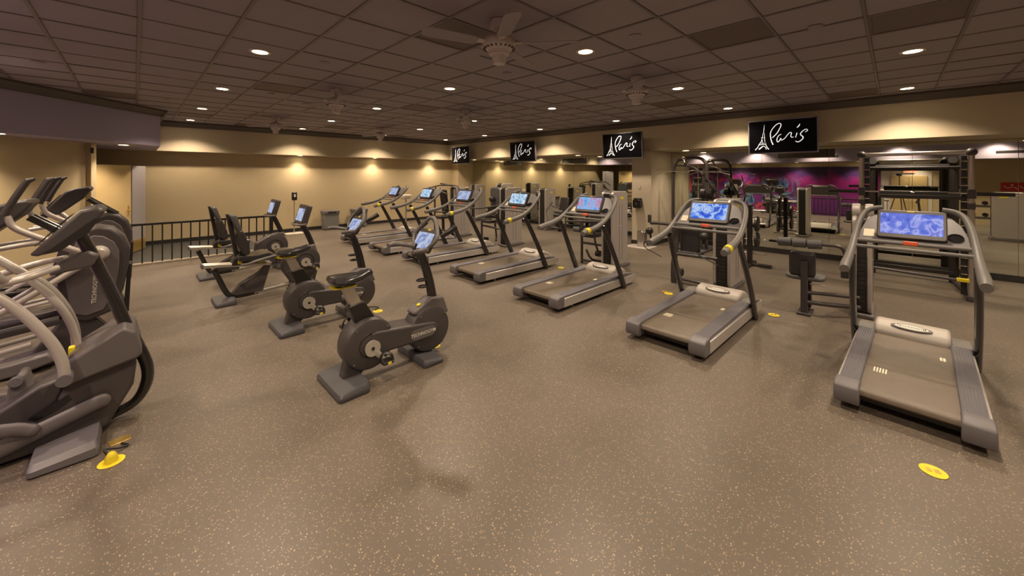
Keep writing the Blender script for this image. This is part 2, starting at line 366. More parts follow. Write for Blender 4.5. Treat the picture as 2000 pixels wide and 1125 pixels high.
# doors standing open at the alcove
def door_leaf(name, a, b, z1, m, kick, lev):
    a = Vector((*a, 0)); b = Vector((*b, 0)); mid = (a+b)/2; w_ = (b-a).length; ang = math.atan2(b.y-a.y, b.x-a.x)
    d = MB().bb(-w_/2, w_/2, -.022, .022, .02, z1).build(name, m, None, .003, kind='structure'); d.location = (mid.x, mid.y, 0); d.rotation_euler = (0, 0, ang)
    if kick: MB().bb(-w_/2+.03, w_/2-.03, -.025, -.0221, .03, .28).build('kick_plate', 'brass', d)
    if lev:
        MB().bb(w_/2-.09, w_/2-.045, -.028, -.022, .90, 1.08).build('lock_plate', 'brass', d)
        MB().tube([(w_/2-.065, -.025, .99), (w_/2-.065, -.07, .99), (w_/2-.17, -.07, .99)], .009, 8, 1).build('door_handle', 'brass', d)
    return d
door_leaf('door_1', (-.56, 10.75), (-.07, 11.40), 1.93, 'door_beige', False, True)
door_leaf('door_2', (-.06, 11.75), (.16, 12.35), 1.93, 'door_grey', True, False)
MB().bb(-.02, .02, -.05, .05, -.05, .05).build('door_closer', 'black', None)
o = D.objects['door_closer']; o.location = (-.545, 10.235, 2.17); tag(o, 'small dark box fixed high on the jamb beside the open door', 'box')
# ------------------------------------------------------------------ ceiling tiles, bars, vents, lights, fans
cells = {}
vents = []
for (x, y) in ((2.16, 2.91), (3.99, 1.08), (4.6, -.13), (8.3, .46)): vents.append((x, y))
def cell(x, y): return (math.floor((x-TX0)/TS), math.floor((y-TY0)/TS))
def cc(i, j): return (TX0+(i+.5)*TS, TY0+(j+.5)*TS)
for px, py in ((535, 171), (1310, 205), (225, 182), (820, 212), (390, 224), (495, 246), (640, 249), (790, 268), (960, 262), (880, 265)):
    f_ = 742.; c_, s_ = math.cos(math.atan(747/742)), math.sin(math.atan(747/742)); d_ = f_*(CAMZ-H)/(py-341); r_ = (px-1000)*d_/f_
    vents.append((d_*c_+r_*s_, d_*s_-r_*c_))
vset = []
for v in vents:
    k = cell(*v)
    if k not in vset: vset.append(k)
LX = [.945+2.44*k for k in range(-1, 4)]; LY = [-.135+2.44*k for k in range(-1, 6)]
LY = [-2.575, -.135, 2.305, 4.745, 7.185, 9.625, 11.85]; LX = [-1.2, .945, 3.385, 5.825, 8.27]
def inroom(x, y):
    if x > XS or y > YS: return False
    if x < -1.55: return False
    if x < .37 and y > 8.29 and (y-8.29)/(x+1.55+1e-6) > 2.23/1.92: return False
    return True
tiles = []
for i in range(-7, 12):
    for j in range(-11, 18):
        if (i, j) in vset: continue
        x, y = cc(i, j)
        if not any(inroom(x+dx, y+dy) for dx in (-.3, .3) for dy in (-.3, .3)): continue
        d = x*.7048+y*.7094; r = x*.7095-y*.7048
        vis = d > .6 and abs(r/d) < 1.45 and (H-CAMZ)/d*742 < 420
        tiles.append((0 if vis else 1, d*d+0.0*r, x, y))
tiles.sort()
tm = MB().bb(-.293, .293, -.293, .293, -.012, 0).build('ceiling_tile', 'tile', ceil, .003, 1); me_t = tm
first = True; rest = MB()
for n, (a, b, x, y) in enumerate(tiles):
    x1 = min(x+.293, XS); 
    if n < 300:
        o = tm if first else tm.copy()
        if not first: COL.objects.link(o)
        o.location = (x, y, H+.016+random.uniform(-.002, .002)); o.rotation_euler = (random.uniform(-.004, .004), random.uniform(-.004, .004), 0); first = False
    else: rest.bb(x-.293, x+.293, y-.293, y+.293, H+.004, H+.016)
rest.build('ceiling_tiles', 'tile', ceil, kind='stuff')
for i in range(-7, 13):
    x = TX0+i*TS
    if x < XS+.1: MB().bb(x-.013, x+.013, YF, YB, H-.004, H+.02).build('grid_bar', 'grid', ceil)
for j in range(-11, 19):
    y = TY0+j*TS
    if y < YB: MB().bb(XL, XM, y-.011, y+.011, H-.003, H+.02).build('grid_bar', 'grid', ceil)
ordn = ['first', 'second', 'third', 'fourth', 'fifth', 'sixth', 'seventh', 'eighth', 'ninth', 'tenth', 'eleventh', 'twelfth', 'thirteenth', 'fourteenth']
vset.sort(key=lambda k: sum(v*v for v in cc(*k)))
vv = None
for n, k in enumerate(vset):
    x, y = cc(*k)
    if vv is None:
        t = thing('air_vent', '', 'vent', (x, y, H), group='dark air return panels in the ceiling')
        MB().bb(-.29, .29, -.29, .29, .002, .012).build('panel', 'vent', t)
        fr = MB()
        for q in (-.285, .285): fr.bb(q-.012, q+.012, -.297, .297, -.004, .006).bb(-.297, .297, q-.012, q+.012, -.004, .006)
        fr.build('frame', 'vent', t); vv = t; index()
    else: t = dup(vv); t.location = (x, y, H)
    t['label'] = 'square dark brown air return panel set in the ceiling, %s from the camera' % ordn[n]
dl = None
def downlight(x, y, z, label, group, power, size=125):
    global dl
    if dl is None:
        t = thing('downlight', label, 'light', (x, y, z), group=group)
        MB().lathe([(.073, .006), (.073, -.006), (.098, -.008), (.104, 0), (.104, .006)], n=28).build('trim_ring', 'downlight_trim', t)
        MB().lathe([(0, -.002), (.073, -.002), (.073, .004), (0, .004)], n=24).build('lens', 'downlight_lens', t)
        dl = t; index()
    else:
        t = dup(dl); t.location = (x, y, z); t['label'] = label; t['group'] = group
    L = D.lights.new('lamp', 'SPOT'); L.energy = power; L.color = (1, .72, .80) if 'mural' in label else WARM; L.spot_size = R(size); L.spot_blend = .8 if size < 120 else .55; L.shadow_soft_size = .07
    o = D.objects.new('bulb', L); COL.objects.link(o); o.parent = t; o.location = (0, 0, -.02)
rown = ['row behind the camera', 'nearest row at right', 'second row', 'third row', 'fourth row', 'fifth row', 'row along the back wall']
coln = ['beside the left bulkhead', 'first from the left', 'second from the left', 'third from the left', 'by the mirror soffit']
for j, y in enumerate(LY):
    for i, x in enumerate(LX):
        if not inroom(x, y) or (i == 0 and j > 4): continue
        downlight(x, y, H-.002, 'lit round recessed ceiling downlight, %s, %s' % (rown[j], coln[i]), 'downlights in the tiled ceiling', SPOT_W)
for n, (x, y) in enumerate(((3.55, 12.66), (5.9, 12.66), (8.2, 12.66))):
    downlight(x, y, 2.306, 'lit downlight under the back wall soffit, %s from the left' % ordn[n], 'downlights under the back soffit', SOFFIT_W, 118)
for n, (x, y) in enumerate(((9.45, 11.6), (9.45, 9.2), (9.45, 6.7), (9.45, 3.55), (9.45, -1.6))):
    downlight(x, y, ZS-.004, 'lit downlight under the mirror wall soffit, %s from the far corner' % ordn[n], 'downlights under the mirror soffit', SOFFIT_W, 110)
for n, (x, y) in enumerate(((-1.35, 8.74), (-.15, 10.42), (-1.85, 5.6), (-1.85, 3.2), (-1.85, 1.1), (-1.85, -.6))):
    downlight(x, y, ZS-.014, 'lit downlight under the left bulkhead, %s' % ('over the tan wall at the frame edge', 'beside the open door', 'farther one over the mural', 'middle one over the mural', 'nearer one over the mural', 'over the entrance doors')[n], 'downlights under the left bulkhead', SOFFIT_W*(2.0 if n < 2 else 1.6), 116)
# small round sprinkler heads / detectors
sp0 = None
for n, (px, py) in enumerate(((1240, 70), (1592, 52), (633, 122), (990, 143), (1645, 160), (75, 121), (325, 193), (1398, 205), (765, 243), (530, 183), (455, 215))):
    d_ = f_*(CAMZ-H)/(py-341); r_ = (px-1000)*d_/f_; x, y = d_*c_+r_*s_, d_*s_-r_*c_
    if sp0 is None:
        t = MB().lathe([(0, -.022), (.028, -.020), (.040, -.010), (.055, -.006), (.055, 0), (0, 0)], n=18).build('sprinkler_cap', 'tile', None); sp0 = t; tag(t, '', 'sprinkler', 'sprinkler caps on the ceiling tiles')
    else: t = sp0.copy(); COL.objects.link(t)
    t.location = (x, y, H+.001)
    t['label'] = 'small round sprinkler cap on the ceiling, ' + ('right of the nearest fan', 'between the two large dark vents', 'left of the nearest fan', 'below the nearest fan', 'left of the light over the smith machine', 'in the left corner of the photo', 'above the end of the left bulkhead', 'beside the right far downlight', 'near the farthest fan', 'left of the second fan', 'above the back wall at left')[n]
# ceiling fans
fan = None
for n, (x, y) in enumerate(((2.19, 2.36), (2.19, 6.02), (4.74, 2.42), (4.74, 6.10), (4.86, 10.1), (2.26, 9.85))):
    lb = 'white ceiling fan, ' + ('nearest to the camera', 'second in the left column', 'nearest in the right column, before the third screen', 'second in the right column', 'farthest in the right column', 'farthest in the left column over the railing')[n]
    if fan is None:
        t = thing('ceiling_fan', lb, 'fan', (x, y, H), group='ceiling fans')
        MB().lathe([(0, 0), (.072, 0), (.078, -.02), (.074, -.06), (.045, -.085), (.02, -.09), (.014, -.09), (.014, -.13), (0, -.13)], n=24).build('canopy', 'fan_white', t)
        mo = MB().lathe([(0, -.12), (.06, -.125), (.115, -.15), (.138, -.185), (.135, -.225), (.105, -.255), (.095, -.262), (.09, -.285), (0, -.285)], n=32).build('motor_housing', 'fan_white', t)
        vb = MB()
        for k in range(20):
            a = 2*math.pi*k/20; vb.box((.122*math.cos(a), .122*math.sin(a), -.243), (.030, .012, .012), Matrix.Rotation(a, 3, 'Z'))
        vb.build('vent_slot', 'vent', mo)
        MB().lathe([(0, -.285), (.082, -.285), (.085, -.29), (.06, -.30), (.058, -.355), (.05, -.37), (0, -.372)], n=24).build('switch_housing', 'fan_white', t)
        MB().cyl((.02, 0, -.37), (.02, 0, -.46), .002, 6).ball((.02, 0, -.465), .008, 8).build('pull_chain', 'fan_white', t)
        bl0 = None
        for k in range(5):
            a = 2*math.pi*k/5+.35; rot = Matrix.Rotation(a, 4, 'Z') @ Matrix.Rotation(R(12), 4, 'X')
            pts = [(.20, -.045), (.24, -.06), (.60, -.068), (.645, -.055), (.66, -.02), (.66, .02), (.645, .055), (.60, .068), (.24, .06), (.20, .045)]
            b = MB().prism(pts, -.003, .003, 'z').xf(Matrix.Translation((0, 0, -.205)) @ rot).build('blade', 'tile', t)
            MB().prism([(.10, -.02), (.22, -.035), (.27, 0), (.22, .035), (.10, .02)], .003, .008, 'z').xf(Matrix.Translation((0, 0, -.205)) @ rot).build('blade_bracket', 'fan_white', b)
        fan = t; index()
    else:
        t = dup(fan); t.location = (x, y, H); t['label'] = lb; t.rotation_euler = (0, 0, n*.4)
# ------------------------------------------------------------------ television screens with the logo
def ribbon(mb, pts, ws, W, Hh):
    ws = [q*.52 for q in ws]
    P = cr([(p[0], p[1], 0) for p in pts], 6 if len(pts) > 2 else 1); m = len(P); vs = []
    def uv(p):
        u = (p.x-225-(p.y-320)*.035)/1485; v = (p.y-(320-130*u))/(650+85*u); return Vector((0, W/2-u*W, -v*Hh))
    Q = [uv(p) for p in P]
    for i in range(m):
        t = (Q[min(i+1, m-1)]-Q[max(i-1, 0)]).normalized(); nn = Vector((0, -t.z, t.y)); k = i/(m-1)*(len(ws)-1); j = min(int(k), len(ws)-2); k -= j
        w_ = (ws[j]*(1-k)+ws[j+1]*k)*W/1485/2
        for dx in (0, -.003): vs += [Q[i]+nn*w_+Vector((dx, 0, 0)), Q[i]-nn*w_+Vector((dx, 0, 0))]
    fs = []
    for i in range(m-1):
        a, b = i*4, i*4+4; fs += [[a, a+1, b+1, b], [a+2, b+2, b+3, a+3], [a, b, b+2, a+2], [a+1, a+3, b+3, b+1]]
    mb.add(vs, fs+[[0, 2, 3, 1], [m*4-4, m*4-3, m*4-1, m*4-2]])
tvw, tvh = 1.05, .60; tv = None
for n, yc in enumerate((1.50, 4.81, 8.24, 11.44)):
    lb = 'wall television reading Paris beside a tower logo, ' + ('nearest and largest, left of the smith machine', 'second nearest, above the column', 'third along the soffit from the right', 'farthest, at the room corner')[n]
    if tv is None:
        t = thing('television', lb, 'television', (8.62, yc, 2.76), group='televisions on the mirror wall soffit')
        MB().bb(0, .05, -tvw/2-.02, tvw/2+.02, -tvh-.025, .02).build('frame', 'tv_frame', t, .006)
        MB().bb(-.004, .004, -tvw/2, tvw/2, -tvh, 0).build('screen', 'tv_black', t)
        MB().bb(.05, .24, -.08, .08, -.40, -.15).build('mount', 'black', t)
        lg = MB()
        for pts, ws in (([(795, 790), (748, 680), (732, 540), (780, 440), (860, 355), (935, 325), (965, 365), (925, 460), (865, 555), (778, 638)], [44, 40, 34, 34, 34, 34, 34, 36, 36, 34]),
                        ([(975, 560), (915, 595), (880, 670), (895, 728), (935, 705), (965, 650), (985, 690), (1050, 650), (1110, 575), (1160, 525), (1195, 535), (1182, 600), (1205, 628), (1245, 620)], [26, 30, 34, 38, 34, 30, 30, 28, 28, 32, 34, 34, 30, 16]),
                        ([(1312, 530), (1285, 632)], [38, 26]), ([(1368, 330), (1350, 375), (1308, 418)], [8, 50, 30]),
                        ([(1480, 515), (1530, 478), (1495, 452), (1420, 500), (1385, 565), (1440, 620), (1425, 670), (1345, 728), (1285, 712)], [22, 26, 30, 34, 38, 44, 38, 38, 34]),
                        ([(588, 360), (580, 460), (572, 545)], [6, 26, 12]), ([(562, 540), (545, 640), (520, 720), (465, 795)], [10, 14, 16, 18]), ([(590, 540), (598, 650), (608, 725)], [10, 14, 16]),
                        ([(552, 690), (548, 735), (562, 765)], [12, 14, 14]), ([(515, 640), (610, 640)], [10, 10]), ([(485, 765), (635, 750)], [10, 12]), ([(455, 795), (642, 778)], [16, 18]),
                        ([(470, 800), (430, 860), (385, 905)], [16, 30, 44]), ([(625, 785), (665, 850), (700, 890)], [16, 30, 40]), ([(470, 893), (530, 845), (580, 822), (620, 845), (645, 890)], [50, 54, 22, 22, 22])):
            ribbon(lg, pts, ws, tvw, tvh)
        g_ = lg.build('logo', 'tv_glow', t, label='white handwritten word Paris and tower drawing'); g_.location = (-.0045, 0, 0)
        tv = t; t.rotation_euler = (0, R(-4), 0); index()
    else: t = dup(tv); t.location = (8.62, yc, 2.76); t['label'] = lb
# ------------------------------------------------------------------ treadmills
def sc_rot(p0, p1, up=(0, 0, 1)): return None
def make_treadmill():
    t = thing('treadmill', '', 'treadmill', (3.73, 0, 0), group='treadmills facing the mirror wall')
    MB().bb(.10, 1.78, -.36, .36, .045, .135).build('base_frame', 'black', t, .01)
    bt = MB().prism([(.015, .150), (.03, .166), (.06, .172), (1.47, .178), (1.47, .150), (.06, .105), (.03, .108), (.012, .125)], -.262, .262).build('belt', 'belt', t)
    mk = MB()
    for k in range(5): mk.bb(.42+k*.0, .52, .20-k*.018, .209-k*.018, .1745, .1762)
    mk.bb(1.05, 1.13, -.22, -.205, .1765, .1782).bb(1.05, 1.13, -.20, -.185, .1765, .1782)
    mk.build('belt_marks', 'paper', bt, kind='stuff')
    for s in (-1, 1):
        a, b = sorted((s*.262, s*.392))
        MB().prism([(.06, .15), (.06, .188), (1.5, .205), (1.62, .19), (1.62, .15)], a, b).build('foot_rail', 'ribbed', t, .008)
        a, b = sorted((s*.385, s*.412))
        MB().prism([(.08, .045), (1.78, .035), (1.90, .075), (1.93, .12), (1.88, .155), (.08, .160)], a, b).build('side_panel', 'side_silver', t, .008)
        a, b = sorted((s*.258, s*.413))
        MB().prism([(-.03, .055), (-.045, .10), (-.03, .175), (.02, .196), (.11, .196), (.11, .045), (.0, .042)], a, b).build('end_cap', 'slate', t, .012)
        a, b = sorted((s*.27, s*.405))
        MB().prism([(1.46, .14), (1.46, .205), (1.60, .215), (1.78, .185), (1.93, .14), (1.93, .12)], a, b).build('front_shoulder', 'grip_grey', t, .02)
        MB().tube([(1.545, s*.432, .02), (1.36, s*.428, .36), (1.16, s*.415, .72), (1.0, s*.400, .985)], [(.029, .048), (.029, .048), (.029, .043), (.026, .038)], 12, 4, up=(0, 1, 0)).build('upright', 'post_black', t)
        MB().tube([(.50, s*.405, .940), (.60, s*.408, .958), (.80, s*.408, .99), (1.0, s*.405, 1.05), (1.18, s*.398, 1.15), (1.33, s*.38, 1.27), (1.43, s*.345, 1.355), (1.475, s*.29, 1.395), (1.49, s*.21, 1.412)], [.036, .042, .038, .034, .031, .029, .027, .025, .022], 12, 4).build('handlebar', 'grip_grey', t)
        MB().cyl((1.72, s*.36, 0), (1.72, s*.36, .06), .02, 12).cyl((.33, s*.36, 0), (.33, s*.36, .06), .012, 10).build('levelling_foot', 'alu', t)
    cv = MB().prism([(1.455, .14), (1.455, .195), (1.475, .232), (1.56, .275), (1.66, .285), (1.77, .25), (1.86, .19), (1.90, .13)], -.27, .27).build('motor_cover', 'cover_grey', t, .028, 3)
    B = basis((0, -1, 0), (-.45, 0, 1)); M4 = Matrix.Translation((1.525, 0, .267)) @ B.to_4x4()
    lp = MB().lathe([(0, 0), (.15, 0), (.15, .004), (.135, .006), (0, .006)], n=28, sc=(1, .26)).xf(M4).build('logo_plate', 'charcoal_light', cv)
    lp2 = MB().lathe([(0, .005), (.122, .005), (.122, .007), (0, .007)], n=28, sc=(1, .22)).xf(M4).build('logo_plate', 'letter', cv)
    lettering('TECHNOGYM', cv, M4 @ Vector((0, 0, .0085)), B, .034, 'charcoal')
    MB().tube([(1.13, -.395, 1.118), (1.13, .395, 1.118)], .017, 10, 1).build('crossbar', 'grip_grey', t)
    MB().tube([(1.04, -.395, 1.075), (1.04, .395, 1.075)], .016, 10, 1).build('crossbar', 'grip_grey', t)
    MB().box((1.115, 0, 1.125), (.03, .10, .035)).build('stop_button', 'red_pad', t, .006)
    # console panel between the handlebars
    e = Vector((.36, 0, .27)).normalized(); nrm = Vector((-.27, 0, .36)).normalized(); o0 = Vector((1.13, 0, 1.125))
    B = Matrix((Vector((0, -1, 0)), e, nrm)).transposed()
    poly = [(-.375, 0), (-.365, .14), (-.33, .28), (-.27, .38), (-.2, .425), (0, .44), (.2, .425), (.27, .38), (.33, .28), (.365, .14), (.375, 0)]
    Mx = Matrix.Translation(o0) @ B.to_4x4()
    cp = MB().prism(poly, -.035, -.012, 'z').xf(Mx).build('console_panel', 'slate', t, .006)
    MB().lathe([(.052, 0), (.052, .006), (.044, .006), (.040, -.008), (.036, -.008), (0, -.008)], n=20).xf(Mx @ Matrix.Translation((.285, .12, -.010))).build('cup_holder', 'black_gloss', cp)
    MB().bb(-.335, -.255, .06, .16, -.011, -.008).xf(Mx).build('instruction_card', 'paper', cp)
    u = Vector((.125, 0, .245)).normalized(); nn = Vector((-.245, 0, .125)).normalized(); B2 = Matrix((Vector((0, -1, 0)), u, nn)).transposed()
    Md = Matrix.Translation((1.235, 0, 1.275)) @ B2.to_4x4()
    dh = MB().prism(rrect(.47, .275, .025), -.03, .022, 'z').xf(Md).build('display_housing', 'charcoal', t, .008)
    sc = MB().prism(rrect(.42, .200, .008, 2, 0, .004), 0, .0245, 'z').xf(Md).build('screen', 'screen_blue', dh)
    MB().prism(rrect(.05, .012, .004, 2, 0, .124), 0, .0245, 'z').xf(Md).build('display_tag', 'yellow', dh)
    MB().tube([(.575, -.408, .957), (.64, -.408, .968)], .0445, 14, 1).build('safety_tag', 'yellow', t, label='yellow wrap on the right handle end')
    return t
tm0 = make_treadmill(); index()
TL = ['in the near right foreground', 'second from the right, with the deep blue screen', 'third from the right, before the tower by the column',
      'fourth from the right', 'fifth from the right, behind the nearest upright bike', 'sixth from the right, partly behind the nearest bike console', 'farthest, beside the back wall']
TP = [(3.74, -.06, -2), (3.74, 1.62, -1.2), (3.77, 3.35, -1), (3.86, 4.97, -1), (3.86, 6.62, -1), (3.80, 8.03, -1), (3.78, 9.62, -1)]
for i, (x, y, a) in enumerate(TP):
    t = tm0 if i == 0 else dup(tm0)
    t.location = (x, y, 0); t.rotation_euler = (0, 0, R(a)); t.scale = (1, .93 if i == 0 else .97, 1); t['label'] = 'treadmill with arched handlebars, '+TL[i]
    if i:
        index()
        for hh in kid(t, 'display_housing'):
            for s_ in kid(hh, 'screen'):
                s_.data = s_.data.copy(); s_.data.materials[0] = MT[['', 'screen_deep', 'screen_pink', 'screen_cyan', 'screen_grey', 'screen_cyan', 'screen_grey'][i]]
index()
for o in kid(tm0, 'safety_tag'): D.objects.remove(o)
MB().box((.53, .404, .90), (.05, .055, .09)).build('emergency_clip', 'black', tm0, .008)
# ------------------------------------------------------------------ upright bikes  (local x forward, origin at the rear foot)
def wedge(x0, x1, w, h, flip=False, r=.03):
    pts = rrect(x1-x0, w, r, 4, (x0+x1)/2, 0); n = len(pts); vs = []
    for z, s in ((0, .97), (.012, 1), (h*.62, 1), (h, .93)):
        for (x, y) in pts:
            cx = (x0+x1)/2; zz = z
            if z > .02: zz = z*(1-.35*((x-x0)/(x1-x0) if flip else (x1-x)/(x1-x0)))
            vs.append(((x-cx)*s+cx, y*s, zz))
    fs = [[i*n+k, i*n+(k+1) % n, (i+1)*n+(k+1) % n, (i+1)*n+k] for i in range(3) for k in range(n)]+[list(range(n))[::-1], [3*n+k for k in range(n)]]
    return MB().add(vs, fs)
def disc(x, z, r, hw, m='charcoal'):
    return MB().lathe([(0, -hw), (r*.82, -hw), (r*.95, -hw+.012), (r, -hw+.035), (r, hw-.035), (r*.95, hw-.012), (r*.82, hw), (0, hw)], (x, 0, z), 'y', 36)
def crank_set(t, x, z, hw, ang, L=.16):
    for s in (-1, 1):
        a = R(ang) + (0 if s < 0 else math.pi); y = s*(hw+.022); ex_, ez = x+L*math.cos(a), z+L*math.sin(a)
        c = MB().lathe([(0, -.012), (.066, -.012), (.062, .012), (0, .014)] if s > 0 else [(0, -.014), (.062, -.012), (.066, .012), (0, .012)], (x, y, z), 'y', 22)
        c.tube([(x, y, z), ((x+ex_)/2, y+s*.004, (z+ez)/2), (ex_, y+s*.006, ez)], [(.012, .042), (.011, .026), (.011, .018)], 10, 2, up=(0, 1, 0))
        co = c.build('crank', 'crank', t)
        MB().lathe([(0, -.016), (.014, -.016), (.014, .016), (0, .016)], (x, y, z), 'y', 12).build('bolt', 'black', co)
        p = MB().box((ex_, y+s*.065, ez), (.095, .09, .022)).build('pedal', 'black', t, .006)
        MB().tube([(ex_-.045, y+s*.035, ez), (ex_-.03, y+s*.04, ez+.055), (ex_, y+s*.06, ez+.068), (ex_+.03, y+s*.085, ez+.055), (ex_+.045, y+s*.09, ez)], (.006, .014), 6, 3).build('strap', 'black', p)
        MB().box((ex_+.005, y+s*.112, ez), (.03, .006, .018)).build('reflector', 'yellow', p)
def make_bike():
    t = thing('exercise_bike', '', 'exercise bike', (1.12, 3.2, 0), group='upright exercise bikes')
    wedge(-.02, .23, .52, .085).build('rear_foot', 'foot_grey', t)
    wedge(.72, .93, .52, .07, True).build('front_foot', 'foot_grey', t)
    MB().prism([(.08, .03), (.20, .03), (.36, .16), (.36, .30), (.14, .30)], -.055, .055).build('rear_stem', 'charcoal', t, .02)
    MB().prism([(.80, .03), (.92, .03), (1.02, .2), (.9, .3), (.74, .2)], -.055, .055).build('front_stem', 'charcoal', t, .02)
    rx, rz, fx, fz = .30, .305, .895, .265
    rd = disc(rx, rz, .215, .105).build('rear_housing', 'charcoal', t)
    fd = disc(fx, fz, .215, .095).build('flywheel_housing', 'charcoal', t)
    for dd, x, z in ((rd, rx, rz), (fd, fx, fz)):
        b = MB()
        for a in (40, 130, 220, 310): b.lathe([(0, -.108), (.006, -.108), (.006, .108), (0, .108)], (x+.19*math.cos(R(a)), 0, z+.19*math.sin(R(a))), 'y', 8)
        b.build('screw', 'steel_brush', dd)
    for q in (-.106, .106): MB().ring((rx, q, rz), .10, .004, 'y', 30, 6).build('housing_groove', 'black', rd)
    bm_ = MB().prism([(rx, rz-.095), (rx+.05, rz-.10), (fx-.02, fz-.075), (fx+.05, fz-.04), (fx+.07, fz+.01), (fx+.04, fz+.06), (fx-.02, fz+.075), (rx+.05, rz+.10), (rx, rz+.10)], -.116, .116).build('main_beam', 'charcoal', t, .02, 3)
    for s in (-1, 1):
        MB().prism(rrect(.26, .095, .045, 6, fx-.10, fz+.002), s*.112, s*.119).build('logo_badge', 'charcoal_light', bm_)
        lettering('TECHNOGYM', bm_, Vector((fx-.10, s*.1205, fz)), basis((-s, 0, 0), (0, s, 0)), .042)
    MB().prism([(fx-.10, fz+.14), (fx-.18, fz+.17), (fx-.16, fz+.20), (fx+.02, fz+.29), (fx+.16, fz+.27), (fx+.22, fz+.1), (fx+.10, fz+.1)], -.07, .07).build('front_fairing', 'charcoal_light', t, .02, 3)
    MB().lathe([(0, 0), (.02, 0), (.018, .008), (0, .008)], n=14).xf(Matrix.Translation((fx-.10, -.03, fz+.238)) @ Matrix.Rotation(R(-25), 4, 'Y')).build('knob', 'yellow', t)
    MB().prism([(rx-.08, rz+.15), (rx+.08, rz+.17), (rx-.03, .665), (rx-.165, .645)], -.045, .045).build('seat_tube', 'black', t, .008)
    MB().prism([(rx-.14, .64), (rx-.05, .66), (rx-.125, .82), (rx-.21, .81)], -.034, .034).build('seat_post', 'alu', t, .006)
    # saddle
    vs = []; st = [(-.27, .075, .010), (-.255, .115, .040), (-.19, .128, .052), (-.10, .10, .050), (-.02, .055, .046), (.045, .035, .040), (.075, .028, .026), (.088, .012, .008)]
    n = 14
    for (x, hw, hh) in st:
        zc = .865+(.010 if x < -.2 else 0)+(.022 if x > .0 else 0)
        for k in range(n):
            a = 2*math.pi*k/n; vs.append((rx+x-.03, hw*math.cos(a), zc+hh*(math.sin(a) if math.sin(a) > 0 else math.sin(a)*.9)-(.012 if abs(math.cos(a)) < .35 and x < -.05 and math.sin(a) > 0 else 0)))
    m_ = len(st); fs = [[i*n+k, i*n+(k+1) % n, (i+1)*n+(k+1) % n, (i+1)*n+k] for i in range(m_-1) for k in range(n)]+[list(range(n))[::-1], [(m_-1)*n+k for k in range(n)]]
    sa = MB().add(vs, fs).build('saddle', 'leather', t)
    MB().prism(rrect(.20, .14, .05, 4, rx-.19, 0), .813, .823, 'z').build('saddle_base', 'yellow', sa)
    # handlebar post, cup rings, loop and console
    hp = MB().tube([(fx+.08, 0, fz+.2), (fx+.04, 0, .68), (fx-.02, 0, .88), (fx-.055, 0, .965)], [(.036, .050), (.034, .046), (.032, .042), (.03, .04)], 14, 4, up=(0, 1, 0)).build('handlebar_post', 'post_black', t)
    for z in (.66, .725): MB().ring((fx-.02-(z-.7)*.3, 0, z), .045, .009, 'z', 18, 8, (1, .8)).xf(Matrix.Translation((-.025, 0, 0))).build('bottle_ring', 'black', t)
    J = Vector((fx-.075, 0, .972))
    lp = MB().tube([J, J+Vector((.03, -.14, .09)), J+Vector((.07, -.195, .17)), J+Vector((.115, -.125, .265)), J+Vector((.14, -.055, .325)), J+Vector((.145, 0, .34)), J+Vector((.14, .055, .325)), J+Vector((.115, .125, .265)), J+Vector((.07, .195, .17)), J+Vector((.03, .14, .09)), J], .019, 10, 5).build('handlebar_loop', 'grip_grey', t)
    for s in (-1, 1):
        MB().tube([J+Vector((.02, s*.10, .06)), J+Vector((-.05, s*.20, .075)), J+Vector((-.13, s*.245, .085)), J+Vector((-.20, s*.235, .082))], [.018, .022, .024, .02], 10, 4).build('hand_grip', 'charcoal_light', t)
        MB().tube([J+Vector((.11, s*.20, .18)), J+Vector((.16, s*.245, .22)), J+Vector((.235, s*.26, .265))], [.018, .026, .03], 10, 3).build('bar_end', 'black', t)
    MB().tube([J+Vector((-.03, -.06, .0)), J+Vector((.0, 0, .03)), J+Vector((-.03, .06, 0))], .035, 10, 3).build('handlebar_clamp', 'charcoal', t)
    u = Vector((.5, 0, .86)).normalized(); nn = Vector((-.86, 0, .5)).normalized(); B2 = Matrix((Vector((0, -1, 0)), u, nn)).transposed()
    Md = Matrix.Translation(J+Vector((.05, 0, .135))) @ B2.to_4x4()
    dh = MB().prism(rrect(.30, .23, .03), -.035, .0, 'z').xf(Md).build('display_housing', 'charcoal', t, .008)
    MB().prism(rrect(.265, .170, .006, 2, 0, -.012), -.01, .003, 'z').xf(Md).build('screen', 'screen_grey', dh)
    MB().prism(rrect(.05, .014, .005, 2, .02, .105), -.01, .003, 'z').xf(Md).build('display_tag', 'yellow', dh)
    MB().tube([Md @ Vector((-.03, -.14, .03)), Md @ Vector((-.03, -.06, .035))], .012, 8, 1).build('device_holder', 'black', dh)
    crank_set(t, rx+.0, rz-.02, .106, -52, .15)
    return t
bk = make_bike(); index()
bk['label'] = 'upright exercise bike with dark round housings, nearest to the camera'
bk2 = dup(bk); bk2.location = (1.10, 4.80, 0); bk2['label'] = 'upright exercise bike behind the nearest one, its saddle half hiding a recumbent bike'
bk.location = (1.11, 3.20, 0)
